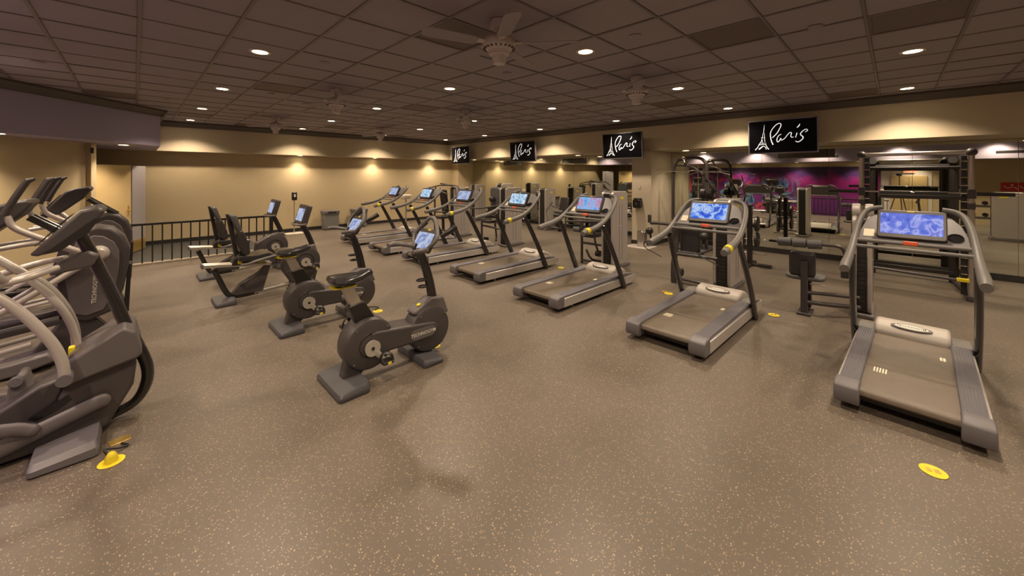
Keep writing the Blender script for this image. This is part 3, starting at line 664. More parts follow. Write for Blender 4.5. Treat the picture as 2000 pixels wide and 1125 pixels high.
# ------------------------------------------------------------------ recumbent bikes (world coordinates minus origin)
def make_recumbent():
    o = (0, 0, 0); t = thing('recumbent_bike', '', 'exercise bike', (0, 6.4, 0), group='recumbent exercise bikes')
    wedge(.74, .97, .46, .075).build('rear_foot', 'foot_grey', t)
    wedge(1.86, 2.08, .50, .075, True).build('front_foot', 'foot_grey', t)
    MB().tube([(.745, 0, .47), (.80, 0, .34), (.87, 0, .16), (.93, 0, .085), (1.05, 0, .06), (1.25, 0, .07)], (.026, .034), 10, 4, up=(0, 1, 0)).build('rear_frame', 'post_black', t)
    MB().tube([(1.2, 0, .07), (1.60, 0, .10), (1.95, 0, .13)], (.03, .03), 10, 1).build('base_beam', 'alu', t)
    for s in (-1, 1):
        MB().tube([(.62, s*.05, .535), (1.40, s*.05, .455)], (.016, .026), 10, 1, up=(0, 1, 0)).build('seat_rail', 'alu', t)
    MB().bb(-.012, .012, -.075, .075, -.03, .03).xf(Matrix.Translation((.625, 0, .535))).build('rail_end', 'charcoal_light', t, .006)
    MB().prism([(.93, .10), (1.00, .07), (1.30, .08), (1.40, .44), (1.34, .44), (1.24, .34), (1.02, .22)], -.05, .05).build('centre_body', 'charcoal', t, .012)
    MB().prism([(.93, .50), (1.16, .48), (1.18, .56), (1.10, .62), (1.02, .66), (.95, .58)], -.10, .10).build('seat_carriage', 'black', t, .012)
    MB().prism([(.98, .575), (1.06, .555), (1.30, .55), (1.42, .575), (1.43, .60), (1.34, .635), (1.22, .62), (1.08, .625), (1.00, .64)], -.21, .21).build('seat_pad', 'leather', t, .03, 3)
    bp_ = MB()
    bp_.prism([(1.06, .62), (1.125, .65), (1.12, .76), (1.075, .90), (1.035, .98), (1.0, .97), (.985, .88), (1.01, .74)], -.19, .19)
    bp_.build('backrest', 'pad_vinyl', t, .03, 3)
    MB().prism([(1.0, .95), (1.045, .97), (.985, 1.17), (.96, 1.19), (.92, 1.185), (.915, 1.15)], -.13, .13).build('headrest', 'pad_grey', t, .02, 3)
    MB().prism([(.975, .60), (1.02, .60), (.95, 1.05), (.90, 1.20), (.875, 1.20), (.885, 1.15)], -.04, .04).build('back_support', 'black', t, .006)
    for s in (-1, 1):
        MB().tube([(1.02, s*.20, .52), (1.08, s*.265, .53), (1.2, s*.27, .56), (1.42, s*.26, .60)], [.015, .016, .018, .017], 10, 4).build('side_handle', 'grip_grey', t)
    MB().box((1.02, -.115, .54), (.05, .02, .05)).build('seat_lever', 'yellow', t, .006)
    MB().box((1.27, -.06, .51), (.07, .05, .02)).build('rail_lock', 'yellow', t, .004)
    rd = disc(1.84, .41, .225, .09).build('flywheel_housing', 'charcoal', t)
    MB().ring((1.84, -.091, .41), .12, .005, 'y', 30, 6).build('housing_groove', 'black', rd)
    MB().prism([(1.66, .12), (1.53, .34), (1.55, .50), (1.72, .60), (1.82, .3), (1.86, .10), (1.78, .06)], -.075, .075).build('front_body', 'charcoal', t, .02)
    MB().prism([(1.70, .56), (1.82, .64), (1.99, .66), (2.03, .52), (1.9, .5)], -.07, .07).build('front_fairing', 'charcoal_light', t, .02)
    MB().prism([(1.86, .03), (1.98, .03), (2.03, .25), (1.88, .25)], -.05, .05).build('front_stem', 'charcoal', t, .012)
    MB().tube([(1.98, 0, .60), (1.93, 0, .74), (1.86, 0, .90), (1.80, 0, 1.0)], [(.03, .04)]*4, 12, 3, up=(0, 1, 0)).build('console_post', 'post_black', t)
    MB().tube([(1.82, -.20, .99), (1.74, -.19, .985), (1.70, 0, .98), (1.74, .19, .985), (1.82, .20, .99)], .016, 10, 4).build('handlebar', 'grip_grey', t)
    u = Vector((.17, 0, .30)).normalized(); nn = Vector((-.30, 0, .17)).normalized(); u = Vector((.28, 0, .96)).normalized(); nn = Vector((-.96, 0, .28)).normalized()
    B2 = Matrix((Vector((0, -1, 0)), u, nn)).transposed(); Md = Matrix.Translation((1.80, 0, 1.135)) @ B2.to_4x4()
    dh = MB().prism(rrect(.36, .30, .03), -.085, .0, 'z').xf(Md).build('display_housing', 'charcoal', t, .012)
    MB().prism(rrect(.28, .19, .006, 2, 0, -.01), -.01, .003, 'z').xf(Md).build('screen', 'screen_grey', dh)
    crank_set(t, 1.84, .41, .09, -38, .15)
    return t
rb = make_recumbent(); index()
rb['label'] = 'recumbent exercise bike with padded backrest, nearer of the two'
rb2 = dup(rb); rb2.location = (.0, 8.15, 0); rb2['label'] = 'recumbent exercise bike farther back, beside the black railing'
# ------------------------------------------------------------------ near elliptical at the left edge (its own model)
t = thing('elliptical_trainer', 'dark elliptical trainer with silver tubes, nearest at the left frame edge', 'elliptical trainer', (-.4, 3.88, 0)); O = (-.4, 3.88, 0)
ya, yb = 3.71, 4.05
MB(O).prism([(-.30, .44), (-.02, .60), (.01, .42), (-.005, .28), (-.13, .05), (-.20, .03), (-.62, .02), (-.62, .12), (-.36, .27)], ya, yb).build('main_body', 'charcoal', t, .02, 3)
MB(O).prism([(-.36, .41), (-.30, .55), (-.055, .70), (.005, .655), (.04, .50), (.02, .47), (-.29, .40)], ya-.035, yb+.035).build('top_band', 'charcoal_light', t, .025, 3)
MB(O).prism([(-1.75, .02), (-.60, .04), (-.34, .30), (-.30, .44), (-.42, .42), (-.60, .31), (-1.0, .14), (-1.75, .08)], ya+.03, yb-.03).build('rear_beam', 'charcoal', t, .02, 3)
MB(O).prism([(-1.2, .0), (-.22, .0), (-.17, .05), (-.52, .09), (-.62, .13), (-1.2, .06)], ya+.06, yb-.06).build('base_rail', 'black', t, .02)
MB(O).prism([(-.46, .245), (-.30, .335), (-.285, .30), (-.33, .265), (-.43, .225)], ya-.004, ya+.04).build('slot', 'black_gloss', t)
MB(O).prism([(-.95, .10), (-.58, .22), (-.56, .40), (-.52, .475), (-.49, .47), (-.475, .40), (-.42, .345), (-.34, .315), (-.40, .24), (-.70, .06)], ya+.16, yb-.02).build('rear_bracket', 'charcoal_light', t, .012)
MB(O).cyl((-.525, ya+.14, .44), (-.525, ya+.17, .44), .033, 18).build('pivot_cap', 'slate', t, .006)
for y in (ya-.03, yb+.03):
    s = -1 if y < 3.8 else 1
    MB(O).tube([(-.16, y, .245), (-.30, y, .205), (-.55, y, .13), (-.85, y, .06)], [(.022, .045), (.022, .045), (.022, .05), (.02, .04)], 12, 4, up=(0, 1, 0)).ball((-.155, y, .245), .046, 14, (1, .5, 1)).build('link_arm', 'charcoal_light', t)
    MB(O).tube([(-.44, y+s*.03, .20), (-.55, y+s*.03, .245), (-.95, y+s*.03, .30)], [(.02, .035), (.02, .04), (.02, .05)], 12, 4, up=(0, 1, 0)).ball((-.44, y+s*.03, .20), .036, 14, (1, .6, 1)).build('pedal_arm', 'charcoal_light', t)
wf = wedge(-.145, .14, .86, .10).build('front_foot', 'slate', t); wf.location = (.105, 0, 0)
tb = MB(O).tube([(-.60, 3.60, 1.09), (-.50, 3.60, .97), (-.42, 3.60, .84), (-.35, 3.60, .70), (-.315, 3.60, .58), (-.305, 3.60, .485)], [.024, .026, .027, .027, .027, .026], 14, 5).build('swing_arm', 'tube_silver', t)
MB(O).cyl((-.305, 3.565, .475), (-.305, 3.70, .475), .036, 20).build('pivot_cap', 'slate', tb)
tb = MB(O).tube([(-.80, 4.14, 1.35), (-.56, 4.14, 1.10), (-.44, 4.14, .97), (-.36, 4.14, .82), (-.31, 4.14, .66), (-.295, 4.14, .50)], .026, 14, 5).build('swing_arm', 'tube_silver', t)
MB(O).tube([(-.50, 3.96, 1.07), (-.40, 3.96, .93), (-.315, 3.96, .74), (-.27, 3.96, .52)], [.019, .022, .022, .020], 12, 5).build('front_tube', 'tube_silver', t)
MB(O).box((-.30, 3.90, .55), (.03, .05, .06)).build('latch', 'yellow', t, .006)
for y0, y1 in ((3.76, 3.60), (4.0, 4.16)):
    MB(O).tube([(-.34, (y0+y1)/2, 1.155), (-.44, y1, 1.13), (-.52, y1, 1.11), (-.66, y1, 1.07), (-.95, y1, 1.02)], [.018, .020, .021, .021, .021], 12, 4).build('fixed_handle', 'tube_silver', t)
g = MB(O).tube([(-.37, 3.72, 1.16), (-.50, 3.62, 1.125), (-.55, 3.56, 1.16), (-.565, 3.54, 1.25)], [.018, .020, .021, .021], 12, 4).build('grip_stem', 'tube_silver', t)
MB(O).cyl((-.565, 3.54, 1.23), (-.565, 3.54, 1.36), .026, 16).build('hand_grip', 'black', g, .006)
MB(O).prism([(-.39, 1.085), (-.37, 1.15), (-.22, 1.225), (-.17, 1.19), (-.20, 1.12)], 3.79, 3.97).build('neck_block', 'charcoal_light', t, .015)
MB(O).tube([(-.30, 3.88, 1.40), (-.25, 3.88, 1.30), (-.13, 3.88, .95), (-.045, 3.88, .66), (.015, 3.88, .50), (.065, 3.88, .33), (.06, 3.88, .20), (.0, 3.88, .09), (-.12, 3.88, .045)], [(.05, .036)]*7+[(.04, .03)]*2, 14, 5, up=(0, 1, 0)).build('front_post', 'post_black', t)
c = MB(O).prism([(-.455, 1.245), (-.42, 1.235), (-.33, 1.265), (-.20, 1.385), (-.135, 1.495), (-.17, 1.525), (-.25, 1.505)], 3.67, 4.09).build('console', 'charcoal', t, .018, 3)
MB(O).prism([(-.40, 1.245), (-.33, 1.258), (-.21, 1.36), (-.16, 1.45), (-.185, 1.45)], 3.655, 3.67).build('console_side', 'black', c)
u = Vector((.205, 0, .26)).normalized(); nn = Vector((-.26, 0, .205)).normalized(); B2 = Matrix((Vector((0, -1, 0)), u, nn)).transposed()
MB().prism(rrect(.34, .22, .01, 2), 0, .004, 'z').xf(Matrix.Translation(Vector((-.365, 3.88, 1.378))-Vector(O)) @ B2.to_4x4()).build('screen', 'black_gloss', c)
# ------------------------------------------------------------------ the two cross trainers behind it
def make_cross():
    t = thing('cross_trainer', '', 'elliptical trainer', (-.4, 5.5, 0), group='cross trainers with round front housings'); O = (-.4, 5.5, 0); y = 5.5
    sh = MB(O).prism([(-.42, .42), (-.30, .36), (-.12, .42), (-.055, .62), (-.02, .85), (-.01, 1.0), (-.05, 1.13), (-.13, 1.22), (-.23, 1.25), (-.36, 1.20), (-.46, 1.08), (-.50, .92), (-.46, .60)], y-.14, y+.14).build('front_housing', 'charcoal', t, .03, 3)
    MB(O).prism([(-.40, .47), (-.30, .42), (-.19, .45), (-.115, .62), (-.085, .86), (-.085, 1.0), (-.12, 1.09), (-.19, 1.15), (-.25, 1.165), (-.36, 1.11), (-.42, .98), (-.43, .8)], y-.158, y-.14).build('side_cover', 'charcoal_light', sh, .012, 3)
    MB(O).prism([(-.06, .38), (-.02, .38), (.0, .85), (-.03, .85)], y-.10, y+.10).build('front_support', 'black', t, .006)
    lettering('TECHNOGYM', sh, Vector((-.245, y-.160, .66))-Vector(O), basis((.05, 0, 1), (0, -1, 0)), .042)
    MB(O).lathe([(0, .0), (.075, .0), (.07, .03), (.045, .055), (0, .06)], (-.22, y-.155, .99), 'y', 24).build('hub', 'tube_silver', t)
    MB(O).box((-.262, y-.205, 1.03), (.03, .01, .012)).build('hub_tag', 'yellow', t)
    MB(O).prism([(-.95, .0), (-.12, .0), (-.06, .05), (-.10, .16), (-.30, .45), (-.42, .45), (-.62, .16), (-.95, .10)], y-.07, y+.07).build('lower_body', 'charcoal', t, .02, 3)
    MB(O).prism([(-2.0, .0), (-.95, .0), (-.68, .02), (-.46, .08), (-.52, .16), (-.74, .13), (-2.0, .12)], y-.20, y+.20).build('base_frame', 'charcoal_light', t, .02, 3)
    for s in (-1, 1):
        yy = y+s*.24
        MB(O).tube([(-2.0, yy*.5+y*.5, .16), (-1.2, yy*.5+y*.5, .17), (-.62, yy*.5+y*.5, .25)], .020, 10, 3).build('guide_rail', 'tube_silver', t)
        MB(O).tube([(-1.5, y+s*.13, .32), (-1.0, y+s*.13, .36), (-.46, y+s*.13, .42)], (.025, .04), 10, 3, up=(0, 1, 0)).build('pedal_beam', 'charcoal', t)
        MB(O).box((-1.05, y+s*.16, .41), (.38, .15, .035)).build('pedal', 'black', t, .012)
        dx = .0 if s < 0 else .055
        a = MB(O).tube([(-.24, y+s*.20, .98), (-.38, y+s*.24, 1.06), (-.50, y+s*.26, 1.15), (-.62+dx, y+s*.27, 1.23), (-.70+dx, y+s*.27, 1.30), (-.73+dx, y+s*.27, 1.39)], [.028, .028, .026, .025, .024, .022], 12, 4).build('swing_arm', 'tube_silver', t)
        MB(O).tube([(-.745+dx, y+s*.27, 1.40), (-.69+dx, y+s*.27, 1.54), (-.625+dx, y+s*.27, 1.685)], [.026, .024, .024], 12, 2).tube([(-.625+dx, y+s*.27, 1.68), (-.585+dx, y+s*.27, 1.70)], [.024, .012], 10, 1).build('hand_grip', 'charcoal', a)
        MB(O).tube([(-.26, y+s*.20, .95), (-.60, y+s*.22, .70), (-1.0, y+s*.16, .42)], .026, 10, 4).build('connecting_arm', 'tube_silver', t)
        MB(O).tube([(-.15, y+s*.085, 1.22), (-.40, y+s*.085, 1.43)], (.018, .028), 10, 1, up=(0, 1, 0)).build('console_strut', 'post_black', t)
        MB(O).tube([(-.42, y+s*.06, 1.10), (-.60, y+s*.12, 1.13), (-.85, y+s*.15, 1.10)], .022, 10, 4).build('fixed_handle', 'tube_silver', t)
    c = MB(O).prism([(-.80, 1.22), (-.75, 1.215), (-.62, 1.27), (-.44, 1.44), (-.36, 1.56), (-.39, 1.59), (-.50, 1.57), (-.58, 1.53)], y-.20, y+.20).build('console', 'charcoal', t, .02, 3)
    u = Vector((.22, 0, .30)).normalized(); nn = Vector((-.30, 0, .22)).normalized(); B2 = Matrix((Vector((0, -1, 0)), u, nn)).transposed()
    MB().prism(rrect(.32, .26, .01, 2), 0, .004, 'z').xf(Matrix.Translation(Vector((-.695, y, 1.385))-Vector(O)) @ B2.to_4x4()).build('screen', 'black_gloss', c)
    return t
ct = make_cross(); index()
ct['label'] = 'cross trainer with round dark front housing, directly behind the nearest elliptical'
ct2 = dup(ct); ct2.location = (-.41, 7.15, 0); index()
for o, q in zip(sorted(kid(ct2, 'swing_arm'), key=lambda o: o.data.vertices[0].co.y), (-.015, -.07)): o.location.x = q
ct2['label'] = 'cross trainer farther back, its console before the open beige door'
ct.location = (-.42, 5.45, 0)
index()
for o in kid(ct, 'console')+kid(ct, 'console_strut'): o.location = (-.24, 0, -.07)
# ------------------------------------------------------------------ weight machines
def tower(t, x0, x1, y0, y1, h, tag_=True, drums=False):
    cx = (x0+x1)/2; w_ = x1-x0; ym = (y0+y1)/2
    for a, b in ((y0, y0+.045), (y1-.045, y1)):
        sh = MB().prism(rrect(w_, h-.05, .075, 6, cx, .05+(h-.05)/2), a, b).build('shield', 'shield', t, .012)
        yy = a-.003 if a == y0 else b
        g = MB()
        for q in (-.04, .06): g.bb(cx+q-.003, cx+q+.003, yy, yy+.003, .15, h-.25)
        g.build('groove', 'charcoal_light', sh)
        if tag_: MB().bb(cx+.0, cx+.11, yy, yy+.003, h-.15, h-.10).build('tag', 'yellow', sh)
        MB().bb(cx-.05, cx+.05, yy, yy+.003, .55*h, .555*h).build('logo_mark', 'letter', sh)
    MB().prism(rrect(w_-.02, h-.03, .07, 6, cx, .03+(h-.03)/2), y0+.045, y1-.045).build('weight_frame', 'black', t)
    st = MB()
    for k in range(12): st.bb(x0-.004, x0+.02, y0+.06, y1-.06, .12+k*.055, .17+k*.055)
    st.build('weight_stack', 'black', t, kind='stuff')
    MB().bb(x0-.04, x1+.06, y0-.02, y1+.02, 0, .05).build('base', 'charcoal_light', t, .012)
def machine(label, x, y, loc_h=1.40):
    return thing('weight_machine', label, 'weight machine', (x, y, 0))
# M3 : tower beside the column, leg machine with low frame to the left
t = machine('silver weight tower with leg frame, between the third treadmill and the beige column', 6.15, 3.72)
tower(t, .0, .55, -.12, .12, 1.42)
MB().tube([(.1, .62, 0), (.1, .62, .80), (.12, .60, .86)], .026, 12, 1).build('frame_post', 'charcoal', t)
for z in (.40, .06): MB().tube([(.1, .62, z), (.1, .10, z)], .024, 12, 1).build('frame_bar', 'charcoal', t)
MB().tube([(.0, .95, .80), (.0, .10, .86)], .022, 12, 1).build('upper_bar', 'charcoal', t)
MB().prism(rrect(.40, .34, .06, 4, .35, .55), .50, .58, 'z').build('seat_pad', 'pad_vinyl', t, .015)
MB().box((.52, .55, .80), (.08, .32, .45)).build('back_pad', 'pad_vinyl', t, .03)
for q in (.35, .60): MB().cyl((.02, q, .66), (.02, q+.15, .66), .055, 18).build('roller_pad', 'pad_grey', t, .012)
MB().cyl((.25, .30, .2), (.25, .38, .2), .06, 18).build('cam_wheel', 'black', t)
MB().tube([(.1, .35, .66), (.14, .33, .40), (.25, .32, .2)], .02, 10, 3).build('lever_arm', 'charcoal', t)
MB().tube([(.0, .45, .30), (.12, .40, .10), (.3, .2, .06)], .02, 10, 3).build('foot_bar', 'charcoal', t)
# M2 : pad box and forward arm
t = machine('silver weight tower with dark padded back, behind the fourth treadmill', 6.30, 6.66)
tower(t, .0, .55, -.12, .12, 1.42)
MB().prism(rrect(.36, .52, .09, 5, .72, 1.14), .38, .50, 'x').build('back_pad', 'pad_grey', t, .03, 3)
MB().ball((.30, .72, 1.10), .085, 16).build('head_roll', 'pad_vinyl', t)
MB().box((.3, .72, .80), (.16, .20, .22)).build('pad_bracket', 'black', t, .02)
MB().tube([(.12, .92, 0), (.12, .92, .66)], .028, 12, 1).build('frame_post', 'charcoal', t)
MB().tube([(.12, .92, .42), (.12, .2, .38)], .024, 12, 1).build('frame_bar', 'charcoal', t)
MB().tube([(-.05, 1.15, .86), (-.1, .75, .88), (-.05, .3, .95), (.1, .0, 1.02)], .020, 10, 4).build('press_arm', 'charcoal', t)
MB().tube([(-.05, 1.15, .62), (-.1, .80, .60), (.0, .4, .64)], .020, 10, 4).build('press_arm', 'charcoal', t)
MB().prism(rrect(.42, .36, .06, 4, .25, .70), .50, .58, 'z').build('seat_pad', 'pad_vinyl', t, .015)
MB().tube([(.2, .5, .5), (.2, .45, .22), (.1, .35, .08)], .024, 10, 3).build('seat_support', 'black', t)
MB().cyl((.05, .62, .1), (.05, .72, .1), .05, 16).build('wheel', 'black', t)
# M1 : overhead arms
t = machine('silver weight tower with overhead press arms, behind the fifth treadmill', 6.25, 8.66)
tower(t, .0, .55, -.12, .12, 1.38)
MB().tube([(.1, 1.0, 0), (.1, 1.0, 1.0), (.1, .95, 1.36)], .026, 12, 2).build('frame_post', 'charcoal', t)
MB().tube([(.0, .55, 1.48), (.05, .10, 1.42), (.05, -.1, 1.30)], .020, 10, 3).build('press_arm', 'charcoal', t)
MB().tube([(.0, .98, 1.36), (.0, .6, 1.42), (.0, .1, 1.44), (.0, -.25, 1.42), (-.05, -.42, 1.28)], .020, 10, 4).build('press_arm', 'charcoal', t)
MB().tube([(-.05, .98, 1.30), (-.1, .6, 1.30), (-.05, .2, 1.20)], .018, 10, 4).build('press_arm', 'charcoal', t)
MB().prism([(.30, .55), (.38, .55), (.28, 1.30), (.18, 1.28)], .62, .92).build('back_pad', 'black', t, .03)
MB().prism(rrect(.40, .36, .06, 4, .2, .75), .45, .53, 'z').build('seat_pad', 'pad_vinyl', t, .015)
MB().tube([(.2, .72, .45), (.2, .70, .1)], .04, 12, 1).build('seat_support', 'black', t)
MB().tube([(.1, 1.0, .12), (.1, .1, .12)], .024, 12, 1).build('frame_bar', 'charcoal', t)
MB().tube([(.1, 1.0, .62), (.3, .75, .62)], .020, 12, 1).build('frame_bar', 'charcoal', t)
# M4 : frame with hooked handles, behind the second treadmill
t = machine('weight machine with hooked handle arms and low pads, behind the second treadmill', 6.15, 1.82)
tower(t, .06, .72, -.12, .12, 1.36)
MB().tube([(.0, .68, 0), (.0, .68, .30), (.05, .62, .95)], (.035, .045), 12, 2).build('frame_post', 'charcoal', t)
MB().tube([(.0, .68, .47), (.05, .05, .47)], .026, 12, 1).build('frame_bar', 'charcoal', t)
MB().tube([(.0, .68, .09), (.05, .05, .05)], .024, 12, 1).build('frame_bar', 'charcoal', t)
MB().tube([(-.05, 1.05, .93), (.0, .80, .93), (.0, .18, .88)], .026, 12, 2).build('upper_bar', 'charcoal', t)
MB().prism(rrect(.30, .50, .05, 4, .50, .69), .16, .24, 'x').build('back_pad', 'pad_vinyl', t, .02)
MB().prism(rrect(.36, .32, .06, 4, .25, .50), .44, .50, 'z').build('seat_pad', 'pad_grey', t, .015)
for yy in (1.05, .20):
    MB().ball((-.08, yy, .80), .062, 14).build('joint', 'black', t)
    a = MB().tube([(-.08, yy, .78), (-.08, yy-.05, .62)], .018, 10, 1).build('handle_arm', 'black', t)
    MB().tube([(-.08, yy-.05, .63), (-.08, yy+.06, .62), (-.08, yy+.10, .56), (-.08, yy+.05, .50), (-.08, yy-.08, .45), (-.08, yy-.20, .40)], .008, 8, 4).build('handle_hook', 'black', a)
MB().box((-.05, 1.06, 1.0), (.05, .05, .14)).build('clamp', 'charcoal', t, .01)
MB().cyl((.02, .55, .18), (.02, .63, .18), .06, 18).build('cam_wheel', 'black', t)
# M5 : abdominal machine with foam rollers
t = machine('abdominal machine with three grey foam rollers, left of the nearest treadmill', 5.90, .28)
tower(t, .36, .90, -.09, .09, 1.22, False)
MB().cyl((.6, -.10, 1.27), (.6, -.02, 1.27), .10, 24).cyl((.6, .02, 1.27), (.6, .10, 1.27), .10, 24).build('pulley_drum', 'shield', t, .012)
for a, b in ((.78, .64), (.63, .49), (.48, .34)): MB().cyl((0, a, .875), (0, b, .885), .056, 20).build('foam_roller', 'pad_grey', t, .012)
MB().tube([(0, .80, .875), (0, .30, .888), (0, .19, .885), (.02, .14, .84), (.1, .12, .70)], .02, 12, 4).build('roller_arm', 'charcoal', t)
MB().prism(rrect(.27, .30, .04, 4, .54, .61), .03, .11, 'x').build('back_pad', 'pad_vinyl', t, .03, 3)
MB().prism(rrect(.34, .40, .12, 5, .18, .52), .415, .465, 'z').build('seat_pad', 'pad_grey', t, .02, 3)
MB().bb(-.03, .035, .475, .545, .0, .66).build('frame_post', 'charcoal', t, .008)
MB().bb(.10, .22, .46, .56, .06, .42).build('seat_support', 'black', t, .008)
MB().tube([(.0, .50, .275), (.05, .30, .285), (.25, .02, .26)], .022, 12, 4).build('frame_bar', 'charcoal', t)
MB().tube([(.0, .50, .16), (.05, .30, .16), (.30, .02, .13)], .026, 12, 4).build('frame_bar', 'charcoal', t)
MB().bb(-.07, .22, .44, .58, 0, .03).build('foot_plate', 'charcoal', t, .006)
MB().cyl((.05, .46, .38), (.05, .30, .38), .010, 8).build('seat_lever', 'alu', t)
# far machines in front of the mirror
def far_machine(label, x, y, h, side):
    t = machine(label, x, y); tower(t, .0, .50, -.14, .14, h)
    MB().tube([(.1, side*.85, 0), (.1, side*.85, .60)], .026, 10, 1).build('frame_post', 'charcoal', t)
    MB().tube([(.1, side*.85, .10), (.1, side*.1, .10)], .026, 10, 1).build('frame_bar', 'charcoal', t)
    MB().prism(rrect(.40, .34, .06, 4, .25, side*.55), .44, .52, 'z').build('seat_pad', 'pad_vinyl', t, .015)
    MB().box((.42, side*.55, .78), (.09, .32, .50), Matrix.Rotation(R(12), 3, 'Y')).build('back_pad', 'pad_vinyl', t, .03)
    MB().tube([(.25, side*.2, .85), (.0, side*.35, .80), (-.05, side*.75, .72)], .022, 10, 4).build('lever_arm', 'charcoal', t)
    MB().cyl((-.05, side*.55, .62), (-.05, side*.85, .62), .055, 16).build('roller_pad', 'pad_grey', t, .012)
    MB().bb(.2, .3, side*.50-.04, side*.50+.04, 0, .44).build('seat_support', 'black', t, .01)
    return t
far_machine('silver weight machine with yellow tag by the mirrors, left of the third treadmill console', 9.05, 7.78, 1.30, -1)
far_machine('rounded silver weight machine by the mirrors, behind the fourth treadmill console', 9.05, 9.75, 1.42, -1)
far_machine('silver weight machine at the far end of the mirrors, behind the fifth treadmill', 9.05, 11.2, 1.36, 1)
# lat pulldown station
t = thing('lat_pulldown_station', 'tall cable pulldown station with long curved bar, right of the column', 'weight machine', (9.05, 3.25, 0))
MB().tube([(0, .44, 0), (0, .44, 1.55), (0, .40, 1.98), (.05, .25, 2.10), (.1, -.05, 2.12), (.1, -.22, 2.03), (.1, -.26, 1.75), (.1, -.26, 0)], (.030, .036), 12, 5).build('arch_frame', 'charcoal', t)
MB().tube([(.0, .40, 1.96), (.1, .1, 1.93), (.15, -.1, 1.80), (.2, -.3, 1.55), (.25, -.5, 1.1), (.28, -.55, .6)], .024, 12, 5).build('brace', 'charcoal', t)
MB().tube([(.05, .28, 2.12), (.05, .20, 2.10), (.0, .16, 1.98)], .034, 12, 3).build('pulley_arm', 'chrome', t)
MB().ring((.0, .16, 1.97), .045, .014, 'y', 18, 8).build('pulley', 'black', t)
br_ = MB().tube([(-.05, .82, 1.73), (-.05, .62, 1.80), (-.05, .40, 1.815), (-.05, .15, 1.80), (-.05, -.05, 1.83), (-.05, -.30, 1.80), (-.05, -.52, 1.80), (-.05, -.78, 1.73)], .013, 10, 5).build('lat_bar', 'chrome', t)
MB().cyl((-.03, .14, 1.80), (0, .155, 1.95), .005, 6).build('cable', 'black', t)
for y_ in (.20, -.02): MB().tube([(.30, y_, .0), (.30, y_, 1.95)], .012, 8, 1).build('guide_rod', 'chrome', t)
MB().bb(.22, .40, -.08, .26, .06, 1.05).build('weight_stack', 'charcoal_light', t, .006)
MB().bb(-.1, .62, -.32, .50, 0, .05).build('base', 'charcoal', t, .01)
MB().prism(rrect(.36, .30, .06, 4, -.35, 0), .46, .53, 'z').build('seat_pad', 'pad_vinyl', t, .015)
MB().bb(-.42, -.34, -.04, .04, 0, .46).bb(-.42, .1, -.04, .04, .02, .09).build('seat_support', 'charcoal', t, .008)
MB().cyl((-.12, -.22, .66), (-.12, .22, .66), .06, 18).build('knee_roller', 'pad_grey', t, .012)
for s in (-.12, .12): MB().cyl((.13, -.26+s, 1.30), (.13, -.26+s*.2, 1.30), .11, 20).build('weight_plate', 'black', t, .006)
# plate rack with rods
t = thing('plate_rack', 'low black plate rack with steel rods, right of the second treadmill', 'rack', (8.35, 1.95, 0))
MB().bb(-.04, .04, -.04, .04, 0, 1.16).build('mast', 'black', t, .008)
MB().bb(-.30, .30, -.05, .05, 0, .05).bb(-.05, .05, -.35, .35, 0, .05).build('base', 'black', t, .008)
for z in (.24, .50, .80, 1.05):
    for s in (-1, 1):
        MB().tube([(0, 0, z), (-.02, s*.26, z+.01)], .014, 10, 1).build('rod', 'steel_brush', t)
for s, z in ((1, .50), (-1, .50), (1, .80), (-1, .80), (1, 1.05)): MB().lathe([(.03, -.02), (.13, -.025), (.145, -.015), (.145, .015), (.13, .025), (.03, .02)], (0, s*.12, z), 'y', 24).build('weight_plate', 'black', t)
# smith machine
t = thing('smith_machine', 'tall smith machine rack with barbell, behind the nearest treadmill', 'weight machine', (8.15, -.19, 0))
for s in (-1, 1):
    y_ = s*.555
    u_ = MB().tube([(0, y_, 0), (0, y_, 2.02)], .032, 12, 1).build('upright', 'steel_brush', t)
    MB().ball((0, y_, 2.045), .058, 14).build('corner_cap', 'charcoal', u_)
    MB().bb(.06, .12, y_-s*.06-.03, y_-s*.06+.03, .06, 2.0).build('peg_post', 'black', t, .004)
    pg = MB()
    for k in range(15): pg.cyl((.02, y_-s*.05, .35+k*.112), (.06, y_-s*.05-s*.0, .35+k*.112), .009, 8).bb(.03, .06, y_-s*.09, y_-s*.02, .345+k*.112, .355+k*.112)
    pg.build('rack_peg', 'chrome', t)
    MB().tube([(1.15, s*.48, 0), (1.15, s*.48, 1.85), (1.12, s*.46, 1.93), (1.0, s*.46, 1.97)], .055, 12, 3).build('rear_upright', 'black', t)
    MB().tube([(-.02, y_, .03), (.6, s*.52, .06), (1.15, s*.48, .04)], .035, 10, 2).build('side_base', 'charcoal', t)
    MB().lathe([(0, -.04), (.05, -.03), (.055, .0), (.05, .03), (0, .04)], (-.03, y_, .04), 'z', 16).build('foot', 'charcoal', t)
    MB().box((0, y_, 1.47), (.09, .08, .13)).build('bar_carriage', 'charcoal', t, .01)
    MB().box((0, y_, 1.30), (.08, .07, .09)).build('bar_carriage', 'charcoal', t, .01)
    for k in range(2): MB().lathe([(.02, -.018), (.20, -.02), (.215, -.01), (.215, .01), (.20, .02), (.02, .018)], (1.0, s*(.62+.06*k), .50), 'y', 28).build('weight_plate', 'black', t)
MB().tube([(0, -.60, 2.045), (0, .58, 2.045)], .030, 12, 1).build('top_bar', 'steel_brush', t)
MB().tube([(1.1, -.5, 1.88), (1.1, .5, 1.88)], .032, 12, 1).build('rear_top_bar', 'black', t)
MB().tube([(.3, -.52, 1.84), (.3, .52, 1.84)], .024, 12, 1).build('rear_top_bar', 'black', t)
bb_ = MB().cyl((0, -.95, 1.475), (0, .95, 1.475), .013, 12).build('barbell', 'chrome', t)
